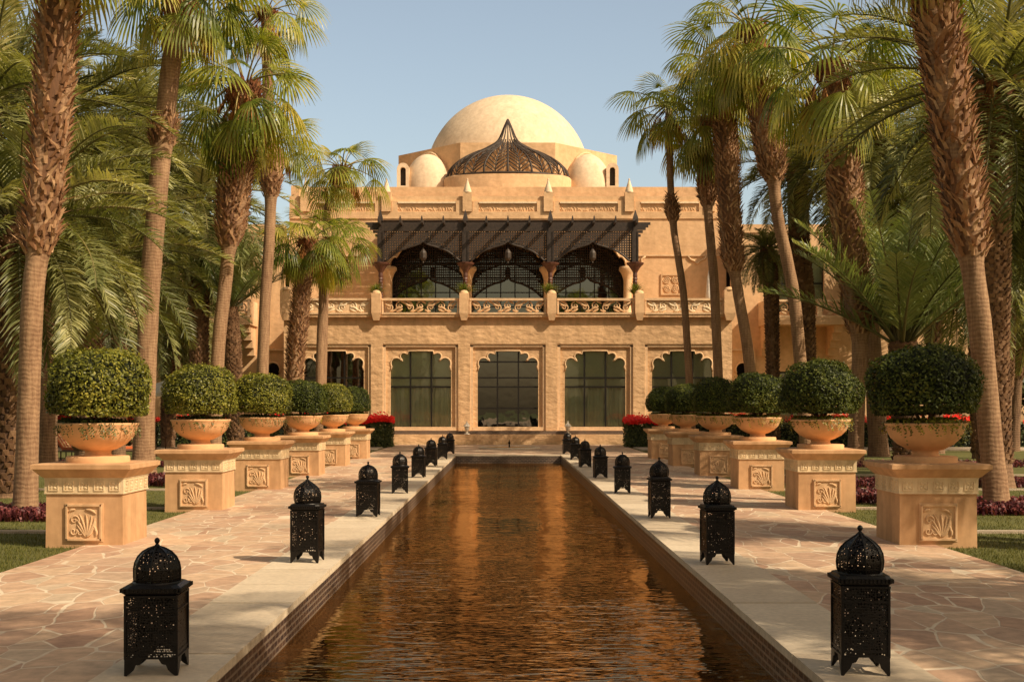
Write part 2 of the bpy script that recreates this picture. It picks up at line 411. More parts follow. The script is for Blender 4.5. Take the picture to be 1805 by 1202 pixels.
# limestone coping slabs round the pool
mb = MB()
y = -4.5
while y < 41.6:
    L = 1.02
    for s in (-1, 1):
        x0, x1 = (1.80, 2.50) if s > 0 else (-2.50, -1.80)
        mb.box(x0+.004, x1-.004, y+.007, min(y+L, 41.6)-.007, -.05, .006+R.random()*.006)
    y += L
x = -1.8
while x < 1.79:
    mb.box(x+.004, min(x+.9, 1.8)-.004, 41.0, 41.6, -.05, .008); x += .9
tag(mb.build('pool_coping', M['slab']), kind='structure')
mb = MB()
mb.box(-2.5, -PL, -4.5, PF+.6, -.7, -.03); mb.box(PL, 2.5, -4.5, PF+.6, -.7, -.03)
mb.box(-PL, PL, PF, PF+.55, -.7, -.03); mb.box(-PL, PL, PN-.5, PN, -.7, -.03)
tag(mb.build('pool_wall', M['mosaic']), kind='structure')
flat('pool_floor', M['mosaic'], rect(-PL, PL, PN, PF), [], -.66)
flat('pool_water', M['water'], rect(-PL+.002, PL-.002, PN+.002, PF-.002), [], -.28)
# thin concrete strips crossing the lawns and a garden path in front of the hedges
mb = MB()
for s in (-1, 1):
    for yy in (15.6, 19.3, 23.8, 29.0, 35):
        mb.box(*( (5.45, 30) if s > 0 else (-30, -5.45) ), yy, yy+.16, -.06, .0)
tag(mb.build('lawn_edging', M['concrete']), kind='structure')
mb = MB()
mb.box(5.2, 45, 46.3, 49.6, -.06, .004); mb.box(-45, -5.2, 46.3, 49.6, -.06, .004)
tag(mb.build('garden_path', M['concrete']), kind='structure')

# ============================================================ helpers for reliefs
def spiral(cx, cz, r0, turns, a0, d, y, n=22, r1=.12):
    out = []
    for i in range(n):
        t = i/(n-1); r = r0*(1-t*(1-r1)); a = a0 + d*2*PI*turns*t
        out.append((cx + r*math.cos(a), y, cz + r*math.sin(a)))
    return out
def leafstrip(mb, p0, ang, L, bend, y, w, th=.5):
    pts = []; a = ang; x, z = p0; n = 9
    for i in range(n):
        pts.append((x, y, z)); a += bend/n; x += math.cos(a)*L/n; z += math.sin(a)*L/n
    rad = [w*(.25 + 1.1*math.sin(PI*min(1, (i+.6)/n))**.8) for i in range(n)]; rad[-1] = w*.2
    mb.tube(pts, rad, 6, th)
def relief_leaf_panel(mb, w, cz, y, flip=1):      # square acanthus panel in the x,z plane, front face at y
    h = w/2
    def P(u, v): return (flip*u*h, cz + v*h)
    t = w*.05
    for a, b in (((-1,-1),(1,-1)),((1,-1),(1,1)),((1,1),(-1,1)),((-1,1),(-1,-1))):
        (x0, z0), (x1, z1) = P(*a), P(*b)
        mb.box(min(x0,x1)-t*.5, max(x0,x1)+t*.5, y-.018, y+.01, min(z0,z1)-t*.5, max(z0,z1)+t*.5)
    q = w*.030
    base = P(.12, -.85)
    for k, (ang, L, bend) in enumerate([(1.05,1.5,.5),(1.3,1.55,.55),(1.6,1.6,.5),(1.9,1.35,.3),(.75,1.45,.75),(.5,1.3,1.1),(2.2,1.0,.0),(.25,.9,1.5)]):
        if flip < 0: ang, bend = PI-ang, -bend
        leafstrip(mb, base, ang, L*h, bend, y-.004, q*.95, .75)
    for (u, v, r, a0, d) in ((-.55,.15,.30,-.6,1),(-.62,-.52,.24,.6,-1),(-.2,-.6,.16,2.2,1)):
        cx, cz2 = P(u, v)
        if flip < 0: a0, d = PI-a0, -d
        mb.tube(spiral(cx, cz2, r*h, 1.35, a0, d, y-.004), [q*.8]*11+[q*.6]*11, 6, .75)
    for (u, v, ang, L, bend) in ((.45,-.1,-.3,.7,-1.8),(.62,-.35,-.5,.6,-1.9),(.1,.75,.2,.8,-1.2),(-.5,.75,2.8,.5,1.4)):
        if flip < 0: ang, bend = PI-ang, -bend
        leafstrip(mb, P(u, v), ang, L*h, bend, y-.004, q, .75)

def cusp(hw, z0, z1):       # multifoil head of a ground floor opening, right half from the jamb up to the flat top
    k = hw/1.39; zt = z1
    pts = [(hw, zt-.92)]
    c, r = (1.115, -.58), .262
    for i in range(11):
        a = math.radians(-34 + i*18.5); pts.append(((c[0]+r*math.cos(a))*k, zt + c[1]+r*math.sin(a)))
    pts.append((.845*k, zt-.485))
    c, r = (.785, -.26), .165
    for i in range(8):
        a = math.radians(-55 + i*25); pts.append(((c[0]+r*math.cos(a))*k, zt + c[1]+r*math.sin(a)))
    pts.append((.60*k, zt-.15)); pts.append((.565*k, zt-.005)); pts.append((0, zt))
    return pts
def opening(cx, hw, z0, z1):
    h = cusp(hw, z0, z1)
    return [(cx-hw, z0), (cx+hw, z0)] + [(cx+x, z) for x, z in h] + [(cx-x, z) for x, z in reversed(h[:-1])]
def ogee(hw, zs, za, n=8, cus=True):   # right half of an ogee arch with cusps, from the springing to the apex
    pts = [(hw, zs)]
    H = za - zs
    c = [(1, 0), (.985,.12), (.93,.22), (.865,.27), (.845,.235), (.80,.30), (.74,.43), (.66,.55), (.575,.635), (.50,.665), (.48,.625), (.43,.68), (.33,.76), (.22,.81), (.11,.86), (.04,.94), (0, 1)]
    if not cus: c = [(1, 0), (.9,.17), (.78,.35), (.64,.49), (.5,.61), (.36,.70), (.2,.76), (.1,.82), (.04,.91), (0, 1)]
    return [(hw*u, zs + H*v) for u, v in c]

# ============================================================ THE BUILDING
FY, PY, UY = 54.5, 56.2, 58.9
BO = (0, FY, 0)
bld = empty('hotel_building', BO, 'sand coloured two storey hotel with scalloped arched windows and a large plaster dome', 'building')
# ---- ground floor front
mb = MB()
holes = [[(4*k-1.73,.57),(4*k+1.73,.57),(4*k+1.73,4.56),(4*k-1.73,4.56)] for k in range(-2, 3)]
mb.plate([(-10.25,-.04),(10.25,-.04),(10.25,5.72),(-10.25,5.72)], holes, FY, FY+.16)
holes = [opening(4*k, 1.39, .77, 4.26) for k in range(-2, 3)]
mb.plate([(-10.2,0),(10.2,0),(10.2,5.7),(-10.2,5.7)], holes, FY+.162, FY+.5)
mb.box(-10.25, -10.02, FY+.502, 58.7, 0, 5.7); mb.box(10.02, 10.25, FY+.502, 58.7, 0, 5.7)
mb.build('ground_floor_wall', M['wall'], bld, BO)
mb = MB()       # raised rims that follow the scalloped heads, sills
for k in range(-2, 3):
    h = cusp(1.39, .77, 4.26)
    pts = [(4*k+x, FY+.15, z) for x, z in h] + [(4*k-x, FY+.15, z) for x, z in reversed(h[:-1])]
    mb.tube(pts, .035, 6, .8)
    mb.box(4*k-1.62, 4*k+1.62, FY+.05, FY+.25, .60, .765)
    mb.box(4*k-1.73, 4*k-1.60, FY+.06, FY+.158, .60, 4.5); mb.box(4*k+1.60, 4*k+1.73, FY+.06, FY+.158, .60, 4.5); mb.box(4*k-1.728, 4*k+1.728, FY+.06, FY+.158, 4.43, 4.555)
mb.build('window_surround', M['trim'], bld, BO)
mb = MB(); mb.box(-10.3, 10.3, FY-.10, 58.6, 5.722, 5.9); mb.box(-10.34, 10.34, FY-.22, FY-.10, 5.78, 5.93)
mb.build('terrace_floor', M['wall'], bld, BO)
# plinth in front
mb = MB(); mb.box(-5.35, 5.35, 53.4, 53.75, -.03, .45); mb.box(-5.6,5.6,53.75,FY-.003,-.03,.40)
mb.build('plinth', M['wall'], bld, BO)
mb = MB(); mb.box(-5.2, 5.2, 53.78, 53.95, .402, .60)
mb.build('mosaic_channel', M['mosaic'], bld, BO)
# ---- ground floor windows
def gwin(cx, mats, kind, z0=.70, z1=4.3, hw=1.45, y=FY+.27):
    m = MB(); t = .035
    for u in (-1, -.333, .333, 1): m.box(cx+u*hw-t, cx+u*hw+t, y, y+.07, z0, z1)
    zs = [z0+.03, 2.60, 3.02, z1-.03] + ([1.62, 3.75] if kind == 'hall' else [])
    for z in zs: m.box(cx-hw, cx+hw, y+.005, y+.065, z-t, z+t)
    w = m.build('window', M['frame'], bld, BO)
    m = MB(); m.box(cx-hw, cx+hw, y+.03, y+.036, z0, z1); m.build('pane', mats, w, BO)
    if kind == 'curtain':
        m = MB(); vs = []; n = 90
        for i in range(n+1):
            xx = cx-hw + 2*hw*i/n; yy = y+.17 + .06*math.sin(i*.9+cx) + .03*math.sin(i*2.3)
            vs += [(xx, yy, .5), (xx, yy, 2.72)]
        m.add(vs, [(2*i, 2*i+2, 2*i+3, 2*i+1) for i in range(n)], .5, True)
        m.build('curtain', M['curtain'], w, BO)
        m = MB(); m.box(cx-hw, cx+hw, y+.10, y+.105, 2.66, 4.5); m.build('roller_blind', M['blind'], w, BO)
    elif kind == 'half':
        m = MB(); m.box(cx-.45, cx+hw, y+.2, y+.21, 3.3, 4.5); m.build('roller_blind', M['blind'], w, BO)
gwin(-8, M['glass_dark'], 'half'); gwin(-4, M['glass'], 'curtain'); gwin(0, M['glass_dark'], 'hall'); gwin(4, M['glass'], 'curtain'); gwin(8, M['glass'], 'curtain')
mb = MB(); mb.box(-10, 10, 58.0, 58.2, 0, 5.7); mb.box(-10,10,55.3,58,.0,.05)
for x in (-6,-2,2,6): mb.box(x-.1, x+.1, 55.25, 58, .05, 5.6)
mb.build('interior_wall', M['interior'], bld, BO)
# hall furniture silhouettes seen through the middle pane: round table with a tall flower urn
mb = MB(); mb.lathe([(.55,.8),(.6,.86),(.6,.9),(.1,.9)], 20, 0, 56.3); mb.lathe([(.25,.05),(.08,.3),(.06,.8)], 12, 0, 56.3)
mb.lathe([(.10,.9),(.22,1.1),(.10,1.5),(.14,1.7)], 12, 0, 56.3)
for i in range(60):
    a = R.random()*2*PI; e = R.uniform(.1,1.4); L = R.uniform(.5,1.1)
    mb.tube([(0,56.3,1.65),(math.cos(a)*math.cos(e)*L*.5,56.3+math.sin(a)*math.cos(e)*L*.5,1.65+math.sin(e)*L*.6),(math.cos(a)*math.cos(e)*L,56.3+math.sin(a)*math.cos(e)*L,1.65+math.sin(e)*L*.7)], [.02,.03,.01], 4)
fu = mb.build('hall_table', M['blind']); fu.location = (0,0,0)
tag(fu, 'round hall table with a tall flower urn behind the middle ground floor window', 'table')
# ---- upper storey
mb = MB()
oph = []
for k in (-1, 0, 1):
    h = ogee(1.82, 8.75, 10.15)
    oph.append([(4*k-1.82, 5.905), (4*k+1.82, 5.905)] + [(4*k+x, z) for x, z in h] + [(4*k-x, z) for x, z in reversed(h[:-1])])
mb.plate([(-10.8,5.902),(10.8,5.902),(10.8,10.98),(-10.8,10.98)], oph, UY, UY+.4)
mb.plate([(-10.8,10.98),(10.8,10.98),(10.8,11.32),(-10.8,11.32)], [], UY-.06, UY+.45)
mb.box(-10.8, 10.8, UY+.02, UY+.3, 11.32, 12.1)
mb.box(-10.9, 10.9, UY+1.0, UY+1.4, 11.0, 12.74)
mb.box(-10.8, -10.4, UY+.45, 70, 0, 12.7); mb.box(10.4, 10.8, UY+.45, 70, 0, 12.7)
mb.build('upper_wall', M['wall_smooth'], bld, BO)
mb = MB(); mb.box(-10.4, 10.4, UY+.452, 80, 11.1, 11.3); mb.build('roof', M['wall_smooth'], bld, BO)
# thin string moulding and small scalloped corbels either side of the arcade
mb = MB()
for s in (-1, 1):
    a, b = sorted((s*6.3, s*10.78)); mb.box(a, b, UY-.07, UY-.002, 9.13, 9.2)
    mb.tube([(s*6.35, UY-.03, 8.55), (s*6.5, UY-.03, 8.62), (s*6.62, UY-.03, 8.8), (s*6.6, UY-.03, 9.0), (s*6.8, UY-.03, 9.12)], .05, 6)
    mb.tube([(s*8.9, UY-.03, 9.12), (s*9.05, UY-.03, 8.95), (s*9.2, UY-.03, 8.9), (s*9.35, UY-.03, 8.75), (s*9.5, UY-.03, 8.9), (s*9.7, UY-.03, 8.97), (s*9.8, UY-.03, 9.12)], .05, 6)
for k in (-1, 0, 1):
    h = ogee(1.82, 8.75, 10.15)
    mb.tube([(4*k+x, UY-.02, z) for x, z in h] + [(4*k-x, UY-.02, z) for x, z in reversed(h[:-1])], .045, 6)
mb.build('moulding', M['trim'], bld, BO)
# parapet: pilasters, cones, ledges
for k in range(-2, 4):
    x = -6+4*k + 0.0 if False else 4*k-2
    m = MB(); m.box(x-.23, x+.23, UY-.16, UY+.2, 11.322, 12.28)
    p = m.build('parapet_pilaster', M['wall_smooth'], bld, BO)
    m = MB(); m.lathe([(.215,12.28),(.20,12.36),(.05,12.84),(.03,12.90),(.05,12.93),(.02,12.98)], 16, x, UY+.02, cap=True)
    m.build('cone_finial', M['dome'], p, BO)
for k in range(-2, 3):
    c = 4*k
    m = MB(); m.box(c-1.42, c+1.42, UY-.10, UY+.34, 11.73, 11.81)
    m.build('parapet_ledge', M['ledge'], bld, BO)
    m = MB(); m.box(c-1.75, c-1.44, UY-.06, UY+.34, 11.322, 11.86); m.box(c+1.44, c+1.75, UY-.06, UY+.34, 11.322, 11.86)
    for i in range(26):
        xx = c-1.35+2.7*i/25; leafstrip(m, (xx, 11.38), PI/2+math.sin(i*1.7)*.9, .26, math.cos(i*2.1)*2, UY+.012, .02, .7)
    m.build('parapet_panel', M['wall_smooth'], bld, BO)
# small pierced relief beside the arcade
rx = X(1183, UY)
mb = MB(); t=.5
for a in range(2):
    for b_ in range(2):
        for q in range(2):
            mb.tube(spiral(rx+(a-.5)*.42, 7.73+(b_-.5)*.42, .19, 1.1, q*PI+a*2, 1 if b_ else -1, UY-.02), .028, 6, .8)
for (x0,x1,z0,z1) in ((-.52,.52,-.52,-.44),(-.52,.52,.44,.52),(-.52,-.44,-.44,.44),(.44,.52,-.44,.44)):
    mb.box(rx+x0, rx+x1, UY-.06, UY-.002, 7.73+z0, 7.73+z1)
mb.build('wall_relief', M['relief'], bld, BO)
# ---- arcade columns and dark glazing
for x in (-6,-2,2,6):
    s = 0
    m = MB(); m.lathe([(.24,5.92),(.24,6.1),(.20,6.2),(.20,7.9),(.22,8.0),(.30,8.25),(.42,8.42),(.42,8.56),(.38,8.60)], 20, x*.985 - (.0), UY-.05)
    m.build('arcade_column', M['trim'], bld, BO)
for k in (-1, 0, 1):
    cx, y = 4*k, 59.95
    m = MB()
    for i in range(6): xx = cx-1.8+3.6*i/5; m.box(xx-.028, xx+.028, y, y+.06, 5.95, 10.25)
    for i in range(6): zz = 6.0+i*.72; m.box(cx-1.8, cx+1.8, y+.005, y+.055, zz-.025, zz+.025)
    w = m.build('window', M['frame'], bld, BO)
    m = MB(); m.box(cx-1.8, cx+1.8, y+.03, y+.04, 5.92, 10.28); m.build('pane', M['glass_dark'], w, BO)
    m = MB()  # modelled lattice imitates the pergola's reflection in this glass
    h = ogee(1.8, 7.1, 8.25, cus=False)
    for i in range(33):
        xx = -1.76+i*.11; lo = min((z for x_, z in h if x_ >= abs(xx)), default=8.3)
        hi = [p for p in h]; 
        for a_, b_ in zip(h, h[1:]):
            if b_[0] <= abs(xx) <= a_[0]: lo = a_[1] + (b_[1]-a_[1])*(a_[0]-abs(xx))/(a_[0]-b_[0]+1e-6)
        m.box(cx+xx-.016, cx+xx+.016, y-.10, y-.07, lo, 10.25)
    for j in range(22):
        zz = 7.2+j*.125
        w_ = 0
        for a_, b_ in zip(h, h[1:]):
            if a_[1] <= zz <= b_[1]: w_ = a_[0] + (b_[0]-a_[0])*(zz-a_[1])/(b_[1]-a_[1]+1e-6)
        if w_ > .05:
            m.box(cx-1.8, cx-w_, y-.105, y-.075, zz-.016, zz+.016); m.box(cx+w_, cx+1.8, y-.105, y-.075, zz-.016, zz+.016)
        else: m.box(cx-1.8, cx+1.8, y-.105, y-.075, zz-.016, zz+.016)
    m.tube([(cx+x, y-.09, z) for x, z in h] + [(cx-x, y-.09, z) for x, z in reversed(h[:-1])], .045, 6)
    m.build('reflected_lattice', M['wood'], bld, BO)
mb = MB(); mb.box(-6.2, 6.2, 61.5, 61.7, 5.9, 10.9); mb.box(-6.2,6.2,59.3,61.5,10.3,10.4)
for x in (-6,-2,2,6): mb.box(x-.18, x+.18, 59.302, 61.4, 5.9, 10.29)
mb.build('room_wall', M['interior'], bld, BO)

# ---- balustrade
def scroll_panel(m, x0, x1, z0, z1, y, rad=.026, th=.9):
    W = x1-x0; n = max(2, int(round(W/.46))); u = W/n; H = z1-z0; zc = (z0+z1)/2
    for i in range(n):
        cx = x0+u*(i+.5); d = 1 if i < n/2 else -1; e = 1 if i % 2 else -1
        m.tube(spiral(cx, zc+e*H*.06, H*.33, 1.4, PI/2*e, d, y), [rad*1.15]*12+[rad*.8]*10, 5, th)
        leafstrip(m, (cx-d*u*.5, zc-e*H*.40), (PI/2 if e > 0 else -PI/2)-.3*d*e, H*.9, -1.6*d*e, y, rad*1.4, th)
        leafstrip(m, (cx-d*u*.35, zc-e*H*.40), (0 if d > 0 else PI), u*.8, .8*e*d, y, rad*1.2, th)
        leafstrip(m, (cx+d*u*.1, zc+e*H*.42), (0 if d > 0 else PI), u*.6, -.9*e*d, y, rad*1.2, th)
BY = 54.36
for s0, s1, solid in ((-9.85,-6.25,1), (-5.75,-2.25,0), (-1.75,1.75,0), (2.25,5.75,0), (6.25,9.85,1)):
    m = MB()
    m.box(s0, s1, BY-.10, BY+.14, 6.53, 6.63); m.box(s0, s1, BY-.12, BY+.14, 5.90, 5.98)
    m.box(s0, s0+.07, BY-.08, BY+.08, 5.98, 6.53); m.box(s1-.07, s1, BY-.08, BY+.08, 5.98, 6.53)
    if solid: m.box(s0+.07, s1-.07, BY+.0, BY+.08, 5.98, 6.53)
    p = m.build('balustrade_panel', M['trim'], bld, BO)
    m = MB(); scroll_panel(m, s0+.1, s1-.1, 5.98, 6.53, BY-(.005 if solid else -.02), .030, .9)
    m.build('scrollwork', M['relief'] if not solid else M['ledge'], p, BO)
for x, hw, zt in ((-10.1,.26,7.0),(-6,.21,6.85),(-2,.21,6.85),(2,.21,6.85),(6,.21,6.85),(10.1,.26,7.0)):
    m = MB(); m.box(x-hw, x+hw, BY-.22, BY+.2, 5.95, zt); m.frus(x, BY-.02, 5.62, 5.95, hw*.6, .14, hw, .2)
    m.lathe([(hw*1.0,zt),(hw*.9,zt+.07),(hw*.6,zt+.13),(0.02,zt+.16)], 16, x, BY-.01)
    m.build('balustrade_post', M['wall_smooth'], bld, BO)

# ---- dome group
mb = MB()
poly = [(-6.17,67.3),(-2.55,64.0),(2.55,64.0),(6.17,67.3),(6.17,73),(2.55,76.5),(-2.55,76.5),(-6.17,73)]
z0, z1 = 11.3, 15.88
mb.add([(x,y,z0) for x,y in poly]+[(x,y,z1) for x,y in poly], [tuple(range(8,16))]+[(i,(i+1)%8,8+(i+1)%8,8+i) for i in range(8)])
mb.build('drum', M['wall_smooth'], bld, BO)
mb = MB(); Rd = 4.80
prof = [(Rd*math.cos(a)*1.0, 14.86+Rd*1.02*math.sin(a)) for a in [i*PI/2/28*.999 for i in range(29)]]
mb.lathe(prof, 72, 0, 69.6, sx=1, cap=False)
mb.build('dome', M['dome'], bld, BO)
for s in (-1, 1):
    mb = MB(); cx, cy = s*4.35, 64.95
    mb.lathe([(1.35*math.cos(a), 13.3+2.15*math.sin(a)) for a in [i*PI/2/16*.999 for i in range(17)]], 36, cx, cy, cap=False)
    mb.lathe([(1.35,11.3),(1.35,13.3)], 36, cx, cy, cap=False)
    hd = mb.build('small_dome', M['dome'], bld, BO)
    mb = MB()      # little arched dormer on the outer side
    ox = s*5.62
    o = [(ox-.33,13.2),(ox+.33,13.2),(ox+.33,14.45)] + [(ox+.33*math.cos(a), 14.45+.33*math.sin(a)) for a in [i*PI/8 for i in range(1,8)]] + [(ox-.33,14.45)]
    h_ = [(ox-.15,13.55),(ox+.15,13.55),(ox+.15,14.4)] + [(ox+.15*math.cos(a), 14.4+.15*math.sin(a)) for a in [i*PI/8 for i in range(1,8)]] + [(ox-.15,14.4)]
    mb.plate(o, [h_], 63.9, 65.6)
    dm = mb.build('dormer', M['dome'], hd, BO)
    mb = MB(); mb.box(ox-.2, ox+.2, 64.1, 64.15, 13.4, 14.7); mb.build('pane', M['interior'], dm, BO)
    mb = MB()      # arched band where the small dome meets the drum
    pts = []
    ax, ay = 1, 0
    for i in range(17):
        a = PI*i/16; tt = 1.5*math.cos(a); dx = .739; dy = .674*s*-1
        pts.append((s*4.35 + s*tt*dx - s*(-.05), 65.62 + tt*.674 - .05, 13.35+2.3*math.sin(a)))
    mb.tube(pts, .07, 6); mb.build('arch_band', M['trim'], hd, BO)
# elliptical low drum and lattice canopy
mb = MB(); mb.lathe([(3.42,11.3),(3.42,13.84),(3.36,13.93),(3.1,13.96),(.1,13.9)], 64, 0, 64.0, sy=.58)
mb.build('canopy_base', M['wall_smooth'], bld, BO)
prof = [(3.25,13.90),(3.26,14.08),(3.18,14.32),(3.0,14.56),(2.75,14.78),(2.45,14.98),(1.9,15.26),(1.45,15.42),(1.07,15.62),(.72,15.82),(.50,16.02),(.36,16.32),(.26,16.60),(.14,16.88),(.02,17.14)]
def cp(a, t):        # point on the canopy surface, a azimuth, t 0..1 up the profile
    f = t*(len(prof)-1); i = min(int(f), len(prof)-2); u = f-i
    r = prof[i][0]*(1-u)+prof[i+1][0]*u; z = prof[i][1]*(1-u)+prof[i+1][1]*u
    # lobed plan: pointed arches between the main ribs near the base
    return (r*math.cos(a), 64.0+r*.6*math.sin(a), z)
mb = MB()
A0, A1 = -PI, 0
nm = 8
for i in range(nm+1):
    a = A0+(A1-A0)*i/nm
    mb.tube([cp(a, t/20) for t in range(21)], [.065-.035*t/20 for t in range(21)], 5)
for i in range(nm):
    a = A0+(A1-A0)*i/nm; da = (A1-A0)/nm
    mid = a+da/2
    mb.tube([cp(mid, t/20) for t in range(15)], .035, 4)
    for j in range(9):
        t0 = j*.066
        for sgn in (-1, 1):
            mb.tube([cp(mid+sgn*da*.5*q, min(1, t0+.15*q**.8)) for q in (0,.33,.66,1)], .030, 4)
mb.tube([cp(A0+(A1-A0)*i/60, 0.0) for i in range(61)], .07, 5)
mb.build('lattice_canopy', M['rib'], bld, BO)

# ============================================================ wings
def wing(s, label):
    o = (s*16, 57.6, 0)
    w = empty('hotel_wing', o, label, 'building')
    a = 10.82
    def xs(u, v): p, q = s*u, s*v; return (min(p,q), max(p,q))
    def rc(u, v, z0, z1): p, q = xs(u, v); return [(p,z0),(q,z0),(q,z1),(p,z1)]
    m = MB()
    hl = [rc(12.8,15.3,6.3,9.05), rc(19.5,21.5,6.3,9.0)]
    kh = 11.35*s   # keyhole niche
    nic = [(kh-.24,2.6),(kh+.24,2.6),(kh+.24,3.2)]+[(kh+.34*math.cos(t), 3.5+.34*math.sin(t)) for t in [math.radians(d) for d in range(-30,211,20)]]+[(kh-.24,3.2)]
    hl += [nic, rc(13.0,15.4,.3,3.4), rc(17.5,19.9,.3,3.4)]
    p, q = xs(a, 34)
    m.plate([(p,-.04),(q,-.04),(q,10.1),(p,10.1)], hl, 57.6, 58.0)
    m.box(p, q, 57.55, 58.3, 10.1, 10.5)
    m.box(p, q, 58.0, 66, 9.9, 10.0)
    m.build('wall', M['wall_smooth'], w, o)
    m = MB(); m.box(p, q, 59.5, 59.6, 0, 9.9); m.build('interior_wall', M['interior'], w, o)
    for (u, v, z0, z1) in ((12.8,15.3,6.3,9.05),(19.5,21.5,6.3,9.0),(13.0,15.4,.3,3.4),(17.5,19.9,.3,3.4)):
        c, d = xs(u, v); m = MB(); n = 3
        for i in range(n+1): xx = c+(d-c)*i/n; m.box(xx-.04, xx+.04, 57.85, 57.92, z0, z1)
        for zz in (z0+.04, z0+(z1-z0)*.5, z1-.04): m.box(c, d, 57.855, 57.915, zz-.04, zz+.04)
        fr = m.build('window', M['frame'], w, o)
        m = MB(); m.box(c, d, 57.88, 57.885, z0, z1); m.build('pane', M['glass'], fr, o)
        m = MB(); m.box(c, d, 58.1, 58.11, z0, z1); m.build('curtain', M['blind'], fr, o)
    # balcony on stepped brackets
    m = MB(); c, d = xs(12.1, 15.9)
    m.box(c, d, 55.9, 57.598, 5.55, 5.9)
    for bx in (12.4, 15.6):
        for j in range(4):
            e, f = xs(bx-.2, bx+.2); m.box(e, f, 56.2+j*.35, 57.598, 5.55-.35*(j+1), 5.548-.35*j)
    bc = m.build('balcony', M['wall_smooth'], w, o)
    m = MB(); m.box(c, d, 55.9, 56.1, 6.62, 6.72); m.box(c, d, 55.9, 56.1, 5.9, 5.98)
    for i in range(4):
        xx = c+(d-c)*i/3; m.box(max(c, xx-.12), min(d, xx+.12), 55.88, 56.12, 5.902, 6.75)
    m.box(c, c+.15, 56.12, 57.59, 5.9, 6.7); m.box(d-.15, d, 56.12, 57.59, 5.9, 6.7)
    for i in range(3):
        x0 = c+(d-c)*i/3+.14; x1 = c+(d-c)*(i+1)/3-.14; scroll_panel(m, x0, x1, 5.98, 6.62, 56.0, .03)
    m.build('balcony_railing', M['trim'], bc, o)
    m = MB(); m.tube([(kh+.34*math.cos(t), 57.58, 3.5+.34*math.sin(t)) for t in [math.radians(d_) for d_ in range(-30,211,20)]], .04, 6)
    for (u,v,z0,z1) in ((10.84,11.9,1.8,1.9),(10.84,11.9,4.4,4.5),(11.85,11.95,1.9,4.4)): e,f = xs(u,v); m.box(e,f,57.5,57.598,z0,z1)
    m.build('niche_moulding', M['trim'], w, o)
wing(1, 'plaster side wing right of the domed block with a bracketed balcony and tall windows')
wing(-1, 'plaster side wing left of the domed block half hidden by date palms')

# ============================================================ pergola on the terrace
po = (0, PY, 5.9)
pg = empty('pergola', po, 'dark wooden pergola with lattice arches over the middle of the terrace', 'pergola')
for x in (-6,-2,2,6):
    m = MB()
    pr = [(.13,5.9),(.15,6.0),(.10,6.08)]
    for i in range(25): pr.append((.095+.018*(i%2), 6.1+i*.07))
    pr += [(.11,7.85),(.10,8.0),(.16,8.12),(.30,8.32),(.40,8.40),(.42,8.47),(.25,8.50)]
    m.lathe(pr, 12, x, PY, rfun=lambda a, z: 1+.10*math.sin(3*a+z*14) if 6.1 < z < 7.8 else 1, sm=False)
    m.build('column', M['wood_red'], pg, po)
    m = MB(); m.box(x-.09, x+.09, PY-.09, PY+.09, 8.5, 10.42); m.box(x-.15,x-.095,PY-.12,PY+.05,8.5,9.95); m.box(x+.095,x+.15,PY-.12,PY+.05,8.5,9.95)
    m.frus(x, PY-.1, 10.42, 10.62, .13, .13, .10, .10); m.frus(x, PY-.1, 10.62, 10.95, .10, .10, .01, .01)
    m.build('post', M['wood'], pg, po)
m = MB(); m.box(-6.1, 6.1, PY-.055, PY+.055, 9.96, 10.38); m.build('front_beam', M['wood'], pg, po)
for s in (-1, 1):
    m = MB()
    for i, (a, b, z) in enumerate(((6.1,6.72,10.26),(6.1,6.62,10.14),(6.1,6.5,10.02),(6.1,6.36,9.88),(6.15,6.26,9.7))):
        p, q = sorted((s*a, s*b)); m.box(p, q, PY-.05, PY+.05, z, z+.118)
    m.build('stepped_bracket', M['wood'], pg, po)
for i in range(13):
    x = -6+i
    m = MB(); m.box(x-.045, x+.045, 55.25, PY-.06, 10.22, 10.40); m.box(x-.045, x+.045, PY+.06, UY-.01, 10.22, 10.40); m.frus(x, 55.3, 10.40, 10.55, .045, .05, .02, .02)
    m.build('rafter', M['wood'], pg, po)
for j in range(3):
    m = MB(); yy = 56.8+j*.7; m.box(-6.1, 6.1, yy, yy+.08, 10.402, 10.47); m.build('purlin', M['wood'], pg, po)
m = MB()
for j in range(13): m.box(-6.08, 6.08, 56.3+j*.195, 56.3+j*.195+.165, 10.472, 10.50)
m.build('roof_slats', M['wood'], pg, po)
for k in (-1, 0, 1):
    cx = 4*k; m = MB()
    h = [(1.86,8.52),(1.66,8.62),(1.43,8.83),(1.2,8.99),(.98,9.10),(.85,9.12),(.75,9.18),(.36,9.29),(.15,9.36),(0,9.48)]
    def lo(ax):
        for a_, b_ in zip(h, h[1:]):
            if b_[0] <= ax <= a_[0]: return a_[1] + (b_[1]-a_[1])*(a_[0]-ax)/(a_[0]-b_[0]+1e-6)
        return 8.52
    for i in range(33):
        xx = -1.84+i*.115; m.box(cx+xx-.034, cx+xx+.034, PY-.015, PY+.015, lo(abs(xx)), 9.955)
    j = 0; zz = 8.6
    while zz < 9.93:
        w_ = 0
        for a_, b_ in zip(h, h[1:]):
            if a_[1] <= zz <= b_[1]: w_ = a_[0] + (b_[0]-a_[0])*(zz-a_[1])/(b_[1]-a_[1]+1e-6)
        for p, q in (((-1.84,-w_),(w_,1.84)) if w_ > .03 else ((-1.84,1.84),)):
            m.box(cx+p, cx+q, PY-.022, PY-.016+.03, zz-.034, zz+.034)
        zz += .115
    p = m.build('lattice_arch', M['wood_lattice'], pg, po)
    m = MB(); m.tube([(cx+x, PY-.02, z) for x, z in h] + [(cx-x, PY-.02, z) for x, z in reversed(h[:-1])], .045, 6)
    m.build('arch_rim', M['wood'], p, po)

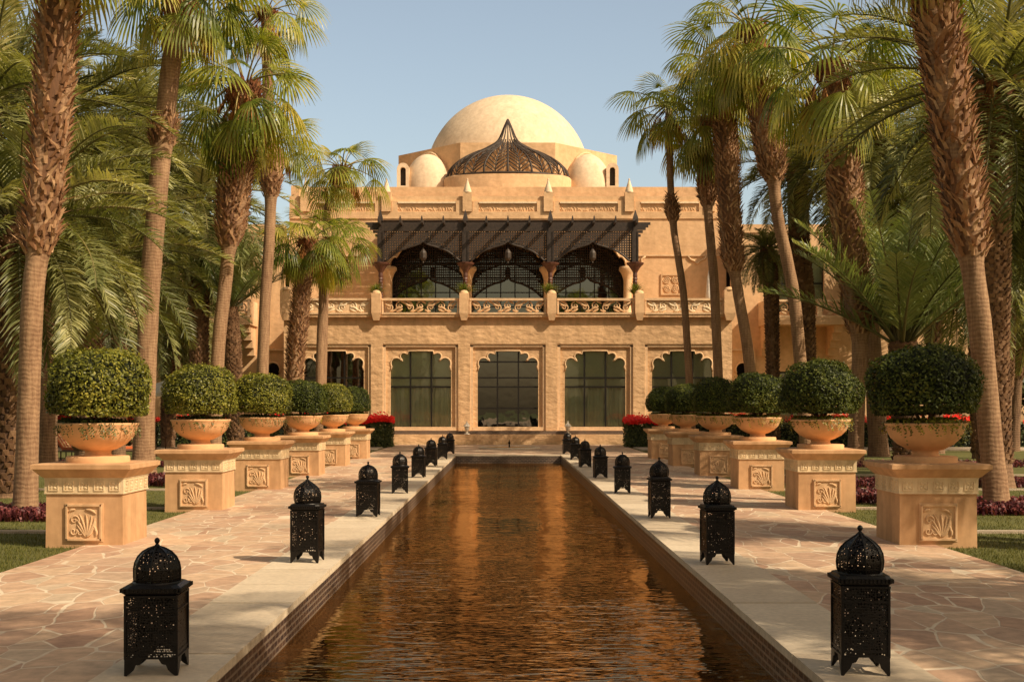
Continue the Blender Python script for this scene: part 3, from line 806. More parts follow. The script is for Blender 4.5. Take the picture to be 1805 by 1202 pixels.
# hanging lanterns, three
for k, lb in ((-1,'left'),(0,'middle'),(1,'right')):
    o = (4*k, 56.3, 8.95)
    t = empty('hanging_lantern', o, 'brown metal lantern hanging in the %s arch of the pergola' % lb, 'lantern', 'lanterns hanging under the pergola', s=.8)
    m = MB(); m.lathe([(.02,.35),(.06,.25),(.18,.08),(.21,0),(.20,-.3),(.12,-.42),(.03,-.5),(.05,-.56),(.01,-.62)], 8, sm=False)
    m.build('lantern_body', M['rib'], t); m = MB(); m.tube([(0,0,.34),(0,0,.62)], .012, 5); m.build('chain', M['iron'], t)
# ============================================================ LANTERNS BY THE POOL
def make_lantern(style):
    root = empty('pool_lantern', (0,0,0), 'x', 'lantern', 'pierced metal lanterns along the pool')
    if style == 'tall': W, H0, HB, RW, D, RD = .140, .11, .43, .160, .30, .143
    else: W, H0, HB, RW, D, RD = .155, .10, .385, .178, .28, .143
    zb, zt = H0, H0+HB
    m = MB()
    for s in ((0,-1),(1,0),(0,1),(-1,0)):      # pierced side sheets
        t = .004
        if s[0] == 0: m.add([(-W,s[1]*W,zb),(W,s[1]*W,zb),(W*.985,s[1]*W*.985,zt),(-W*.985,s[1]*W*.985,zt)], [(0,1,2,3)])
        else: m.add([(s[0]*W,-W,zb),(s[0]*W,W,zb),(s[0]*W*.985,W*.985,zt),(s[0]*W*.985,-W*.985,zt)], [(0,1,2,3)])
    m.build('body', M['lantern'], root)
    m = MB()
    for sx in (-1,1):
        for sy in (-1,1): m.box(sx*W-.007, sx*W+.007, sy*W-.007, sy*W+.007, zb, zt)
    for z, e in ((zb, .006),(zb+.03, .003),(zt-.10, .005),(zt-.012, .008)):
        for (a,b,c,d) in ((-W-e,W+e,-W-e,-W+.002),(-W-e,W+e,W-.002,W+e),(-W-e,-W+.002,-W,W),(W-.002,W+e,-W,W)): m.box(a,b,c,d,z,z+.012)
    m.build('body_frame', M['lantern_solid'], root)
    for k in range(4):                       # scalloped bracket feet
        m = MB(); rot = Matrix.Rotation(k*PI/2, 3, 'Z')
        for (ex, flip) in ((0,0),(1,1)):
            pr = [(W,H0),(W*.30,H0),(W*.42,H0-.03),(W*.58,H0-.035),(W*.66,H0-.065),(W*.80,H0-.085),(W*.93,.0),(W*1.02,.0)]
            vs = []
            for off in (0, .006):
                for (x, z) in pr:
                    p = Vector((x, -W-off, z)) if not flip else Vector((W+off, -x, z))
                    vs.append(rot @ p)
            n = len(pr)
            m.add(vs, [tuple(range(n)), tuple(range(2*n-1, n-1, -1))]+[(i,(i+1)%n,n+(i+1)%n,n+i) for i in range(n)])
        m.build('leg', M['lantern_solid'], root)
    m = MB()
    e = .0
    m.frus(0,0,zt,zt+.018,W*.99,W*.99,RW*.97,RW*.97,.01); m.frus(0,0,zt+.018,zt+.045,RW,RW,RW,RW,.03)
    m.frus(0,0,zt+.045,zt+.062,RW*.97,RW*.97,RD+.005,RD+.005,.035)
    for i in range(13):
        u = -RW*.9+RW*1.8*i/12
        for sx in (-1,1):
            m.frus(u, sx*RW, zt+.02, zt+.044, .008,.008,.008,.008,.003); m.frus(sx*RW, u, zt+.02, zt+.044, .008,.008,.008,.008,.003)
    m.build('rim', M['lantern_solid'], root)
    m = MB(); z0 = zt+.055
    if style == 'tall': pr = [(.86,0),(.97,.15),(1,.32),(.96,.50),(.83,.66),(.62,.78),(.38,.88),(.18,.95),(.09,1)]
    else: pr = [(.97,0),(1,.15),(1,.40),(.95,.56),(.82,.72),(.62,.85),(.36,.94),(.14,.985),(.08,1)]
    m.lathe([(RD*a, z0+(D-.05)*b) for a, b in pr], 8, rfun=None, sm=False, cap=False)
    dm = m.build('dome', M['lantern'], root)
    m = MB()
    for k in range(8):
        a = k*PI/4; m.tube([(RD*u*math.cos(a), RD*u*math.sin(a), z0+(D-.05)*b) for u, b in pr], .006, 4)
    m.lathe([(.86*RD+.01,z0-.008),(.86*RD+.012,z0+.015),(.86*RD,z0+.018)] if style=='tall' else [(.97*RD+.008,z0-.008),(.97*RD+.01,z0+.015),(.97*RD,z0+.018)], 24, cap=False)
    m.build('dome_rib', M['lantern_solid'], root)
    m = MB(); zz = z0+D-.05; m.lathe([(.014,zz-.01),(.016,zz+.006),(.008,zz+.014),(.014,zz+.022),(.018,zz+.034),(.013,zz+.046),(.004,zz+.052)], 12)
    m.build('finial', M['lantern_solid'], root)
    return root
LAN = {'tall': make_lantern('tall'), 'squat': make_lantern('squat')}
used = {'tall': False, 'squat': False}
ordl = ['nearest','second nearest','third nearest','fourth nearest','fourth farthest','third farthest','second farthest','farthest']
RL = [(1516,1191,'tall',.985),(1264,996,'tall',1.0),(1162,914,'tall',.98),(1097,870,'squat',.94),(1058,843,'squat',.93),(1031,824,'squat',.93),(1014,811,'squat',.93),(1000,800.5,'squat',.95)]
LL = [(277,1190,'squat',.98),(542,993,'tall',1.0),(649,911,'squat',.98),(705,870,'squat',.95),(738,842,'squat',.93),(760,822,'squat',.95),(780,810,'squat',.93),(793,800,'squat',.93)]
for side, lst in (('right', RL), ('left', LL)):
    for i, (px, py, st, s) in enumerate(lst):
        Y = 3360/(py-HZ)+.10
        if used[st]: o = copy_tree(LAN[st])
        else: o = LAN[st]; used[st] = True
        o.location = (X(px, Y), Y, .011); o.rotation_euler.z = math.radians((-3,4,2,-5,3,6,-2,4)[i]*(1 if side=='right' else -1)); o.scale = (s,s,s)
        look = 'slender' if st == 'tall' else 'squat'
        o['label'] = '%s black pierced lantern, %s of the row on the %s pool edge' % (look, ordl[i], side)

# ============================================================ PEDESTALS, BOWLS, TOPIARIES
def make_pedestal(flip):
    root = empty('pedestal', (0,0,0), 'x', 'pedestal', 'plaster pedestals lining the path')
    m = MB(); m.frus(0,0,-.04,.60,.455,.455,.45,.45); m.build('block', M['pedestal'], root)
    m = MB(); m.box(-.465,.465,-.465,.465,.60,.79)
    m.build('frieze', M['frieze'], root)
    m = MB()
    for side in range(4):
        rot = Matrix.Rotation(side*PI/2, 3, 'Z'); q = MB()
        for i in range(5):
            cx = -.36+i*.18; 
            for (a,b,c,d) in ((-.06,.06,-.06,-.05),(-.06,.06,.05,.06),(-.06,-.05,-.05,.05),(.05,.06,-.05,.05)): q.box(cx+a,cx+b,-.475,-.464,.695+c,.695+d)
            for j in range(4):
                a = j*PI/2+.4; leafstrip(q, (cx+.012*math.cos(a), .695+.012*math.sin(a)), a, .05, 1.4, -.466, .010, .7)
        q.box(-.467,.467,-.472,-.4655,.60,.615); q.box(-.467,.467,-.472,-.4655,.775,.79)
        m.add([rot @ Vector(v) for v in q.v], q.f, .5)
    m.build('frieze_carving', M['frieze'], root)
    m = MB(); m.frus(0,0,.79,.81,.475,.475,.50,.50); m.frus(0,0,.81,.895,.50,.50,.575,.575); m.frus(0,0,.895,.945,.585,.585,.585,.585)
    m.frus(0,0,.945,.955,.585,.585,.56,.56)
    m.build('capping', M['pedestal'], root)
    m = MB(); m.box(-.225,.225,-.462,-.446,.04,.49)
    relief_leaf_panel(m, .40, .265, -.466, flip)
    p = m.build('leaf_relief', M['relief'], root)
    return root
def make_bowl():
    root = empty('planter_bowl', (0,0,0), 'x', 'planter', 'terracotta bowls on the pedestals')
    m = MB()
    m.lathe([(.37,0),(.37,.06),(.36,.075),(.22,.08)], 40); ft = m.build('foot', M['pot'], root)
    m = MB(); m.lathe([(.17,.075),(.15,.11),(.155,.14),(.22,.16),(.33,.22),(.41,.30),(.45,.385),(.463,.44),(.478,.455),(.475,.475),(.45,.478),(.43,.44)], 56)
    m.build('bowl', M['pot'], root)
    m = MB(); m.lathe([(.432,.43),(.2,.45),(.02,.455)], 24, cap=False); m.build('soil', M['soil'], root)
    return root
def leafquad(m, p, n, s, up=None, r=None, asp=1.8):
    n = Vector(n)
    t = n.cross(Vector((R.gauss(0,1), R.gauss(0,1), R.gauss(0,1))))
    if t.length < 1e-4: t = Vector((1,0,0))
    t.normalize(); b = n.cross(t).normalized()
    a, c = t*s*asp*.5, b*s*.5
    p = Vector(p)
    m.add([p-a, p-c, p+a, p+c], [(0,1,2,3)], r)
def topiary_mesh(seed, nleaf=15000):
    rr = random.Random(seed)
    m = MB(); core = MB()
    ph = [rr.uniform(0, 6) for _ in range(8)]
    cl = [(Vector((rr.gauss(0,1), rr.gauss(0,1), rr.gauss(0,1))).normalized(), rr.uniform(-1,1)) for _ in range(40)]
    def rad(d):   # clipped dome: wide, flattened, slightly irregular
        x, y, z = d
        k = 1 + .05*math.sin(3*x+ph[0])*math.cos(3.2*y+ph[1]) + .035*math.sin(6*z+ph[2]+2*x) + .03*math.sin(9*x+ph[3]+7*y)
        return k
    for i in range(nleaf):
        while True:
            d = Vector((rr.gauss(0,1), rr.gauss(0,1), rr.gauss(0,1)))
            if d.length > .1: break
        d.normalize()
        q = abs(d.x)**2.5, abs(d.y)**2.5, abs(d.z)**2.5
        k = rad(d) / (sum(q)**(1/2.5))
        depth = 1 - abs(rr.gauss(0, .045)) + .025*math.sin(14*d.x+ph[4])*math.sin(13*d.z+ph[5])*math.sin(14*d.y+ph[6]) - (.06 if rr.random() < .3 else 0) + (rr.uniform(.02,.07) if rr.random() < .09 else 0)
        zz = d.z*k*depth
        if zz < -.40: zz = -.40 - rr.random()**2*.14; 
        p = (d.x*k*depth*.60, d.y*k*depth*.60, zz*.52)
        n = (d*1.0 + Vector((rr.gauss(0,.6), rr.gauss(0,.6), rr.gauss(0,.6)+.3))).normalized()
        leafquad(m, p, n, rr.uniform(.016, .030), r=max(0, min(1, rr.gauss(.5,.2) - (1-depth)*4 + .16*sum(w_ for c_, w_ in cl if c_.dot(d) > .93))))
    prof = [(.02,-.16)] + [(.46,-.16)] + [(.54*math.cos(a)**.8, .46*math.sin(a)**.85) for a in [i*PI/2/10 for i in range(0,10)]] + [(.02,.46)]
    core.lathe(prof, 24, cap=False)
    return m, core
def ivy_mesh(seed):
    rr = random.Random(seed); m = MB()
    for i in range(130):
        a = rr.random()*2*PI; L = rr.uniform(.02,.16)*(1.6 if rr.random()<.15 else 1)
        n = int(4+L*28); r0 = rr.uniform(.40,.46)
        for k in range(n):
            t = k/n
            if t < .4: rr_, z = r0+t*.12, .02+.05*math.sin(t/.4*PI)
            else: rr_, z = r0+.05+rr.gauss(0,.008), .02-(t-.4)/.6*L
            leafquad(m, (rr_*math.cos(a+.15*t), rr_*math.sin(a+.15*t), z), (math.cos(a)+rr.gauss(0,.4), math.sin(a)+rr.gauss(0,.4), .5), rr.uniform(.014,.024))
    for i in range(1300):
        a = rr.random()*2*PI; q = rr.random()**.5*.44
        leafquad(m, (q*math.cos(a), q*math.sin(a), .01+rr.random()*.10), (rr.gauss(0,.6), rr.gauss(0,.6), 1), rr.uniform(.02,.035))
    return m
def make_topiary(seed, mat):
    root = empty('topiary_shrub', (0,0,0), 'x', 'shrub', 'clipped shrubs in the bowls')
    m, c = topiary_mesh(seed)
    f = m.build('crown', mat, root, loc=(0,0,.44)); c.build('shade_core', M['core'], root, loc=(0,0,.44))
    m = MB()
    for i in range(7):
        a = i*.9+seed; m.tube([(.05*math.cos(a),.05*math.sin(a),-.02),(.08*math.cos(a+.3),.08*math.sin(a+.3),.12),(.22*math.cos(a),.22*math.sin(a),.32)], [.022,.018,.012], 6)
    m.build('stem', M['bark_dark'], root)
    ivy_mesh(seed+50).build('trailing_ivy', M['ivy'] if seed % 2 else M['topiary'], root)
    return root
PED = {1: make_pedestal(1), -1: make_pedestal(-1)}; BOWL = make_bowl()
TOP = [make_topiary(1, M['topiary']), make_topiary(2, M['topiary_shaded']), make_topiary(3, M['topiary']), make_topiary(4, M['topiary_shaded'])]
fp, fb, ft_ = {1: True, -1: True}, True, [True]*4
ordp = ['nearest','second nearest','third nearest','fourth nearest','fifth nearest','farthest']
topsize = {'left': [(1.0,1.0),(.93,.98),(.98,.98),(.93,.97),(.92,.98),(.85,.95)], 'right': [(1.06,1.06),(1.04,1.04),(1.0,1.0),(.98,1.0),(.96,.98),(.92,.95)]}
tsel = {'left': [0,2,0,1,2,3], 'right': [1,3,1,3,1,3]}
# measured front-bottom rows and centres of each pedestal
for side, s in (('left', -1), ('right', 1)):
    for i in range(6):
        Y = 14.0 + .46 + 4.84*i
        x = s*5.01 + (0.0 if s < 0 else .02)
        k = s*-1 if False else 1
        fl = 1
        if fp[fl]: p = PED[fl]; fp[fl] = False
        else: p = copy_tree(PED[fl])
        p.location = (x+R.uniform(-.015,.015), Y, 0); p.rotation_euler.z = R.uniform(-.015,.015)
        p['label'] = '%s plaster pedestal on the %s of the pool with carved leaf panel' % (ordp[i], side)
        if fb: b = BOWL; fb = False
        else: b = copy_tree(BOWL)
        b.location = (x, Y, .953); b.rotation_euler.z = i
        b['label'] = 'terracotta bowl standing on the %s pedestal left of the pool' % ordp[i] if s < 0 else 'terracotta bowl standing on the %s pedestal right of the pool' % ordp[i]
        ti = tsel[side][i]
        if ft_[ti]: t = TOP[ti]; ft_[ti] = False
        else: t = copy_tree(TOP[ti])
        w, h = topsize[side][i]
        t.location = (x, Y, .953+.415); t.rotation_euler = (R.uniform(-.04,.04), R.uniform(-.04,.04), i*1.3+s); t.scale = (w, w, h)
        t['label'] = '%s clipped round shrub growing in the %s bowl %s of the pool' % ('olive green' if ti in (0,2) else 'shade-toned green', ordp[i], side)
bpy.data.objects.remove(PED[-1].children[0]) if False else None
def kill(o):
    for ch in list(o.children): kill(ch)
    bpy.data.objects.remove(o)
kill(PED[-1])

# ============================================================ HEDGES, FLOWERS, GROUND COVER
def leafbox(m, x0, x1, y0, y1, z0, z1, n, s, rr, wob=.12):
    for i in range(n):
        f = rr.random(); x = rr.uniform(x0, x1); y = rr.uniform(y0, y1); z = rr.uniform(z0, z1)
        if f < .5: y = y0 + abs(rr.gauss(0,.06)); nn = (0,-1,.4)
        elif f < .8: z = z1 - abs(rr.gauss(0,.06)); nn = (0,0,1)
        elif f < .9: x = x0+abs(rr.gauss(0,.05)); nn = (-1,0,.3)
        else: x = x1-abs(rr.gauss(0,.05)); nn = (1,0,.3)
        w = wob*math.sin(x*2.1)*math.sin(x*.73+y)
        leafquad(m, (x, y+w*.5, z+w*(z-z0)/(z1-z0)), (nn[0]+rr.gauss(0,.5), nn[1]+rr.gauss(0,.5), nn[2]+rr.gauss(0,.5)), rr.uniform(s*.7, s*1.3))
def hedge(name, x0, x1, y0, y1, h, label, n, seed, flower=1.0, cat='hedge'):
    rr = random.Random(seed); o = ((x0+x1)/2, (y0+y1)/2, 0)
    t = empty(name, o, label, cat)
    m = MB(); leafbox(m, x0, x1, y0, y1, 0, h, n, .07, rr); m.build('foliage', M['hedge'], t, o)
    m = MB(); m.box(x0+.12, x1-.12, y0+.14, y1-.14, 0, h-.14); m.build('shade_core', M['core'], t, o)
    m = MB()
    for i in range(int(n*.7*flower)):
        x = rr.uniform(x0, x1); y = rr.uniform(y0-.05, y1)
        if math.sin(x*3.1)+math.sin(x*1.3+2) + rr.gauss(0,.5) < -1.0: continue
        w = .12*math.sin(x*2.1)*math.sin(x*.73+y)
        leafquad(m, (x, y, h+w-.04+abs(rr.gauss(0,.11))), (rr.gauss(0,.6), -.6, 1), rr.uniform(.07,.13), asp=1.2)
    if flower: m.build('flowers', M['red'], t, o)
    return t
hedge('hedge', -30, -6.4, 50.2, 51.4, 1.08, 'long flowering hedge with red blossom behind the left lawn', 9000, 1)
hedge('hedge', 6.4, 30, 50.2, 51.4, 1.08, 'long flowering hedge with red blossom behind the right lawn', 9000, 2)
hedge('flowering_bush', -6.1, -4.85, 49.6, 50.9, 1.0, 'bushy red flowering shrub at the left end of the terrace plinth', 2600, 3, 1.7, 'shrub')
hedge('flowering_bush', 4.9, 6.25, 49.6, 50.9, 1.0, 'bushy red flowering shrub at the right end of the terrace plinth', 2600, 4, 1.2, 'shrub')
def patch(x0, x1, y0, y1, n, seed, label):
    rr = random.Random(seed); m = MB()
    for i in range(n):
        x = rr.uniform(x0, x1); y = rr.uniform(y0, y1); a = rr.random()*2*PI; L = rr.uniform(.09,.17); h = rr.uniform(.06,.17)
        d = Vector((math.cos(a), math.sin(a), 0)); q = Vector((-d.y, d.x, 0))*.016
        p = Vector((x, y, -.03))
        m.add([p-q, p+q, p+d*L*.4+q*1.3+Vector((0,0,h)), p+d*L*.4-q*1.3+Vector((0,0,h)), p+d*L+Vector((0,0,h*.75))], [(0,1,2,3),(3,2,4)], rr.random())
    o = m.build('purple_ground_cover', M['purple']); tag(o, label, 'ground cover', kind='stuff')
patch(-8.6,-6.0,17.2,18.9,2600,1,'dark red leaved ground cover around the nearest left palm trunk')
patch(-9.6,-5.6,25.0,28.0,2600,2,'dark red leaved ground cover behind the left pedestals')
patch(6.2,10.5,18.2,20.4,4200,3,'dark red leaved ground cover around the nearest right palm trunk')
patch(6.0,12,24.6,26.2,3000,4,'dark red leaved ground cover strip across the right lawn')
patch(5.7,7.4,20.5,22.6,1500,5,'dark red leaved ground cover beside the second right pedestal')
patch(6.0,16,33,35,3000,6,'dark red leaved ground cover far across the right lawn')
patch(-16,-6.0,33,35,2600,7,'dark red leaved ground cover far across the left lawn')
def grass(s, seed):
    rr = random.Random(seed); m = MB()
    N = 42000
    for i in range(N):
        y = 9.5 + (rr.random()**1.5)*17; x = s*rr.uniform(5.02, 5.02+ (y*.45-4.0) + .6 if y*.45-4 > .2 else 5.6)
        if any(yy-.02 < y < yy+.18 for yy in (15.6,19.3,23.8)) and abs(x) > 5.45: continue
        h = rr.uniform(.02,.045); a = rr.random()*PI; w = .004; dx, dy = math.cos(a)*w, math.sin(a)*w
        lx, ly = rr.gauss(0,.012), rr.gauss(0,.012)
        m.add([(x-dx,y-dy,-.035),(x+dx,y+dy,-.035),(x+lx,y+ly,-.035+h)], [(0,1,2)], rr.random())
    o = m.build('lawn_grass', M['grass']); tag(o, 'short mown grass beside the path on the %s' % ('right' if s > 0 else 'left'), 'grass', kind='stuff')
grass(-1, 5); grass(1, 6)

# ============================================================ TERRACE PLANTS, SMALL OBJECTS
def tuft(seed, n=90, L=.55):
    rr = random.Random(seed); m = MB()
    for i in range(n):
        a = rr.random()*2*PI; e = rr.uniform(.5,1.45); l = L*rr.uniform(.6,1.1); d = Vector((math.cos(a)*math.cos(e), math.sin(a)*math.cos(e), math.sin(e)))
        q = Vector((-math.sin(a), math.cos(a), 0))*.014
        p1 = d*l*.6; p2 = d*l+Vector((math.cos(a)*.12, math.sin(a)*.12, -.16))
        m.add([-q, q, p1+q, p1-q, p2], [(0,1,2,3),(3,2,4)], rr.random())
    return m
tm = None
for k, (px, lb) in enumerate(((664,'leftmost'),(817,'second from left'),(969,'third from left'),(1120,'rightmost'))):
    Y = 55.1; o = (X(px, Y), Y, 5.9)
    t = empty('potted_grass', o, 'spiky green plant behind the balustrade, %s of the four on the terrace' % lb, 'plant', 'spiky plants on the terrace')
    m = MB(); m.lathe([(.16,0),(.22,.55),(.25,.78),(.22,.8)], 16); m.build('pot', M['pot'], t)
    m = tuft(k, 220, .80); m.build('leaves', M['fern'], t, loc=(0,0,.92))
Y = 55.3; t = empty('potted_shrub', (X(1219,Y), Y, 5.9), 'small dark green plant behind the right end of the balustrade', 'plant')
m = MB(); m.lathe([(.15,0),(.2,.35),(.2,.45)], 14); m.build('pot', M['pot'], t); tuft(9, 90, .5).build('leaves', M['hedge'], t, loc=(0,0,.4))
Y = 57.2; t = empty('closed_parasol', (X(1250,Y), Y, 5.9), 'folded white parasol standing on the right of the terrace', 'parasol')
m = MB(); m.lathe([(.03,2.35),(.10,2.0),(.16,1.2),(.20,.75),(.16,.72)], 10, rfun=lambda a, z: 1+.15*math.cos(5*a)); m.build('canopy', M['white'], t)
m = MB(); m.tube([(0,0,0),(0,0,2.45)], .025, 8); m.lathe([(.25,0),(.25,.06),(.05,.08)], 16); m.build('pole', M['brown'], t)
for px, lb in ((823,'left'),(1001,'right')):
    Y = 53.5; t = empty('plinth_lamp', (X(px,Y), Y, .45), 'small white lamp with a conical hat on the %s of the plinth' % lb, 'lamp', 'white lamps on the plinth')
    m = MB(); m.lathe([(.13,0),(.13,.03),(.05,.06),(.04,.16),(.10,.20),(.11,.34),(.09,.36)], 14); m.build('base', M['whitelamp'], t)
    m = MB(); m.lathe([(.17,.36),(.13,.42),(.05,.50),(.02,.56),(.025,.58),(.005,.60)], 14); m.build('hat', M['whitelamp'], t)
Y = 48.2; t = empty('fountain_basin', (0.05, Y, 0), 'low round fountain basin with a small jet between the pool and the steps', 'fountain')
m = MB(); m.lathe([(1.25,0),(1.25,.05),(1.18,.07),(1.12,.04),(.1,.035)], 48); m.build('basin', M['slab'], t)
m = MB(); m.lathe([(1.1,.045),(.02,.046)], 32, cap=False); m.build('water', M['water'], t)
m = MB(); m.lathe([(.03,.04),(.025,.18),(.05,.2),(.01,.34)], 10); m.build('nozzle', M['lantern_solid'], t)

# garden furniture on the left lawn
def parasol(px, py, Y, r, label, zc=None):
    z = Z(py, Y); o = (X(px, Y), Y, -.03)
    t = empty('parasol', o, label, 'parasol', 'open parasols in the garden')
    m = MB(); pr = [(r, z-.35),(r*.66, z-.13),(r*.33, z+.04),(.05, z+.14),(.02,z+.2)]
    m.lathe(pr, 8, sm=False, cap=False); m.lathe([(r,z-.35),(r*1.0,z-.47)], 8, sm=False, cap=False); m.build('canopy', M['white'], t)
    m = MB(); m.tube([(0,0,0),(0,0,z)], .025, 8)
    for i in range(8): a = i*PI/4; m.tube([(0,0,z-.5),(r*.6*math.cos(a),r*.6*math.sin(a),z-.15)], .01, 4)
    m.build('pole', M['brown'], t)
parasol(62, 668, 36, 1.3, 'white open parasol behind the nearest left palm trunk')
parasol(292, 676, 47, 1.15, 'white open parasol seen beyond the second left palm trunk')
parasol(1508, 676, 47, 1.2, 'white open parasol behind the right row of clipped shrubs')
parasol(0, 662, 33, 1.3, 'white open parasol cut by the left border of the photo')
def chair(px, Y, rz, label):
    t = empty('garden_chair', (X(px, Y), Y, -.03), label, 'chair', rz=rz)
    m = MB(); m.box(-.3,.3,-.28,.3,.40,.48); m.build('seat', M['teal'], t)
    m = MB(); m.add([(-.3,.26,.45),(.3,.26,.45),(.33,.42,1.0),(-.33,.42,1.0),(-.3,.32,.45),(.3,.32,.45),(.33,.48,1.0),(-.33,.48,1.0)], [(0,1,2,3),(7,6,5,4),(0,4,5,1),(3,2,6,7),(0,3,7,4),(1,5,6,2)]); m.build('backrest', M['teal'], t)
    for sx in (-1,1):
        m = MB(); m.box(sx*.31-.02,sx*.31+.02,-.26,.34,.62,.66); m.build('armrest', M['teal'], t)
        for sy in (-1,1): m = MB(); m.tube([(sx*.28,sy*.25,.42),(sx*.30,sy*.30,0)], .02, 6); m.build('leg', M['iron'], t)
chair(76, 41, 2.6, 'teal garden chair on the lawn left of the nearest bowl')
def table(px, Y, label):
    t = empty('side_table', (X(px, Y), Y, -.03), label, 'table')
    m = MB(); m.box(-.35,.35,-.3,.3,.44,.48); m.build('tabletop', M['iron'], t)
    for sx in (-1,1):
        for sy in (-1,1): m = MB(); m.tube([(sx*.31,sy*.26,.44),(sx*.31,sy*.26,0)], .02, 6); m.build('leg', M['iron'], t)
table(105, 39.5, 'low black side table beside the teal garden chair')
def lounger(px, Y, rz, label, mat):
    t = empty('sun_lounger', (X(px, Y), Y, -.03), label, 'sun lounger', 'loungers on the left lawn', rz=rz)
    m = MB(); m.box(-.33,.33,-1.0,.35,.28,.34); m.build('frame', M['brown'], t)
    m = MB(); m.box(-.31,.31,-.98,.33,.342,.42); m.build('cushion', mat, t)
    m = MB(); m.add([(-.31,.33,.36),(.31,.33,.36),(.31,.9,.85),(-.31,.9,.85),(-.31,.4,.30),(.31,.4,.30),(.31,.97,.79),(-.31,.97,.79)], [(0,1,2,3),(7,6,5,4),(0,4,5,1),(3,2,6,7),(0,3,7,4),(1,5,6,2)]); m.build('backrest', mat, t)
    for sx in (-1,1):
        for yy in (-.9,.5): m = MB(); m.tube([(sx*.3,yy,.28),(sx*.3,yy,0)], .025, 6); m.build('leg', M['brown'], t)
lounger(138, 37.5, .9, 'striped sun lounger on the lawn behind the foot of the nearest left bowl', M['stripe'])
lounger(212, 38.5, -1.0, 'striped sun lounger between the nearest left bowl and the second palm trunk', M['stripe'])
lounger(286, 34, 1.3, 'orange cushioned sun lounger right of the second left palm trunk', M['brown'])
# ============================================================ PALMS
def fan_crown(seed, nleaf=30, scale=1.0, low=-.75):
    rr = random.Random(seed); leaf = MB(); st = MB()
    for i in range(nleaf):
        t = i/(nleaf-1)
        e = 1.35 + (low-1.35)*(t**.85) + rr.gauss(0,.10)       # petiole elevation
        a = i*2.39996 + rr.gauss(0,.15)
        Lp = rr.uniform(.95,1.35)*scale*(.75 if t < .12 else 1)
        ha = Vector((math.cos(a), math.sin(a), 0)); up = Vector((0,0,1))
        pts = []; p = Vector((0,0,.05))+ha*.12; ee = e
        for k in range(6):
            pts.append(p.copy()); p = p + (ha*math.cos(ee)+up*math.sin(ee))*Lp/5; ee -= .10+.05*t
        st.tube(pts, [.030,.026,.022,.020,.018,.015], 4, r=rr.random(), cap=False)
        tip = pts[-1]; d = (pts[-1]-pts[-2]).normalized()
        side = ha.cross(up).normalized()
        side = (Matrix.Rotation(rr.gauss(0,.35), 3, d) @ side)
        nrm = side.cross(d).normalized()
        if nrm.z < 0: nrm = -nrm
        RL_ = rr.uniform(.88,1.15)*scale*(.7 if t < .1 else 1)
        nseg = 26; spread = math.radians(118 if t > .15 else 75)
        base_r = min(1, max(0, .62 - .45*t*0 + rr.gauss(0,.15)))
        fold = rr.uniform(.15,.45)
        droop = rr.uniform(.55,1.15)*(.6+.7*t)
        for j in range(nseg):
            u = (j+.5)/nseg*2-1; ang = u*spread
            dd = (d*math.cos(ang) + side*math.sin(ang)).normalized()
            dd = (dd - nrm*fold*abs(u)**1.5*.9 + Vector((0,0,-.12))).normalized()
            L = RL_*(1-.28*abs(u)**2)*rr.uniform(.92,1.06)
            w = dd.cross(nrm).normalized()
            half = spread/nseg*.55
            prev = None; vs = []; fs = []
            steps = (0.04, .30, .55, .75, .93, 1.12)
            wid = (.01, .30*half*1.1, .55*half*1.02, .030, .017, .003)
            pos = tip.copy(); cur = dd.copy(); last = 0
            for q, s_ in enumerate(steps):
                cur = (cur + Vector((0,0,-1))*droop*(s_-last)*(0.30 if s_ < .5 else 1.9)).normalized()
                pos = pos + cur*(s_-last)*L*1.12; last = s_
                ww = w*wid[q]*L*(1 if q < 3 else 1)
                zig = nrm*(.010*(1 if j % 2 else -1)) if q in (1,2) else Vector((0,0,0))
                vs += [pos-ww+zig, pos+ww-zig]
            fs = [(2*q, 2*q+1, 2*q+3, 2*q+2) for q in range(len(steps)-1)]
            n0 = len(leaf.f)
            leaf.add(vs, fs, 0)
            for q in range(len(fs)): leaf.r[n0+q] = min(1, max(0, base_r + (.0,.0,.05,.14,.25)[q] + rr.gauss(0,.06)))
    return leaf, st
def dead_skirt(seed, n=16, scale=1.0):
    rr = random.Random(seed); m = MB()
    for i in range(n):
        a = rr.random()*2*PI; ha = Vector((math.cos(a), math.sin(a), 0)); L = rr.uniform(.5,1.1)*scale
        p0 = ha*.16 + Vector((0,0,rr.uniform(-.5,.0)))
        p1 = p0 + ha*.35*scale + Vector((0,0,-.35)); p2 = p1 + ha*.12 + Vector((0,0,-L*.6))
        m.tube([p0,p1,p2], [.02,.015,.008], 4, r=rr.random())
        for j in range(12):
            b = a+rr.uniform(-.9,.9); e = p2 + Vector((math.cos(b)*.18, math.sin(b)*.18, -rr.uniform(.3,.8)*scale)); w = Vector((-math.sin(b), math.cos(b), 0))*.02
            mid = (p1+e)*.5 + Vector((math.cos(b)*.12, math.sin(b)*.12, 0))
            m.add([p1-w*.3, p1+w*.3, mid+w, mid-w, e], [(0,1,2,3),(3,2,4)], rr.random())
    return m
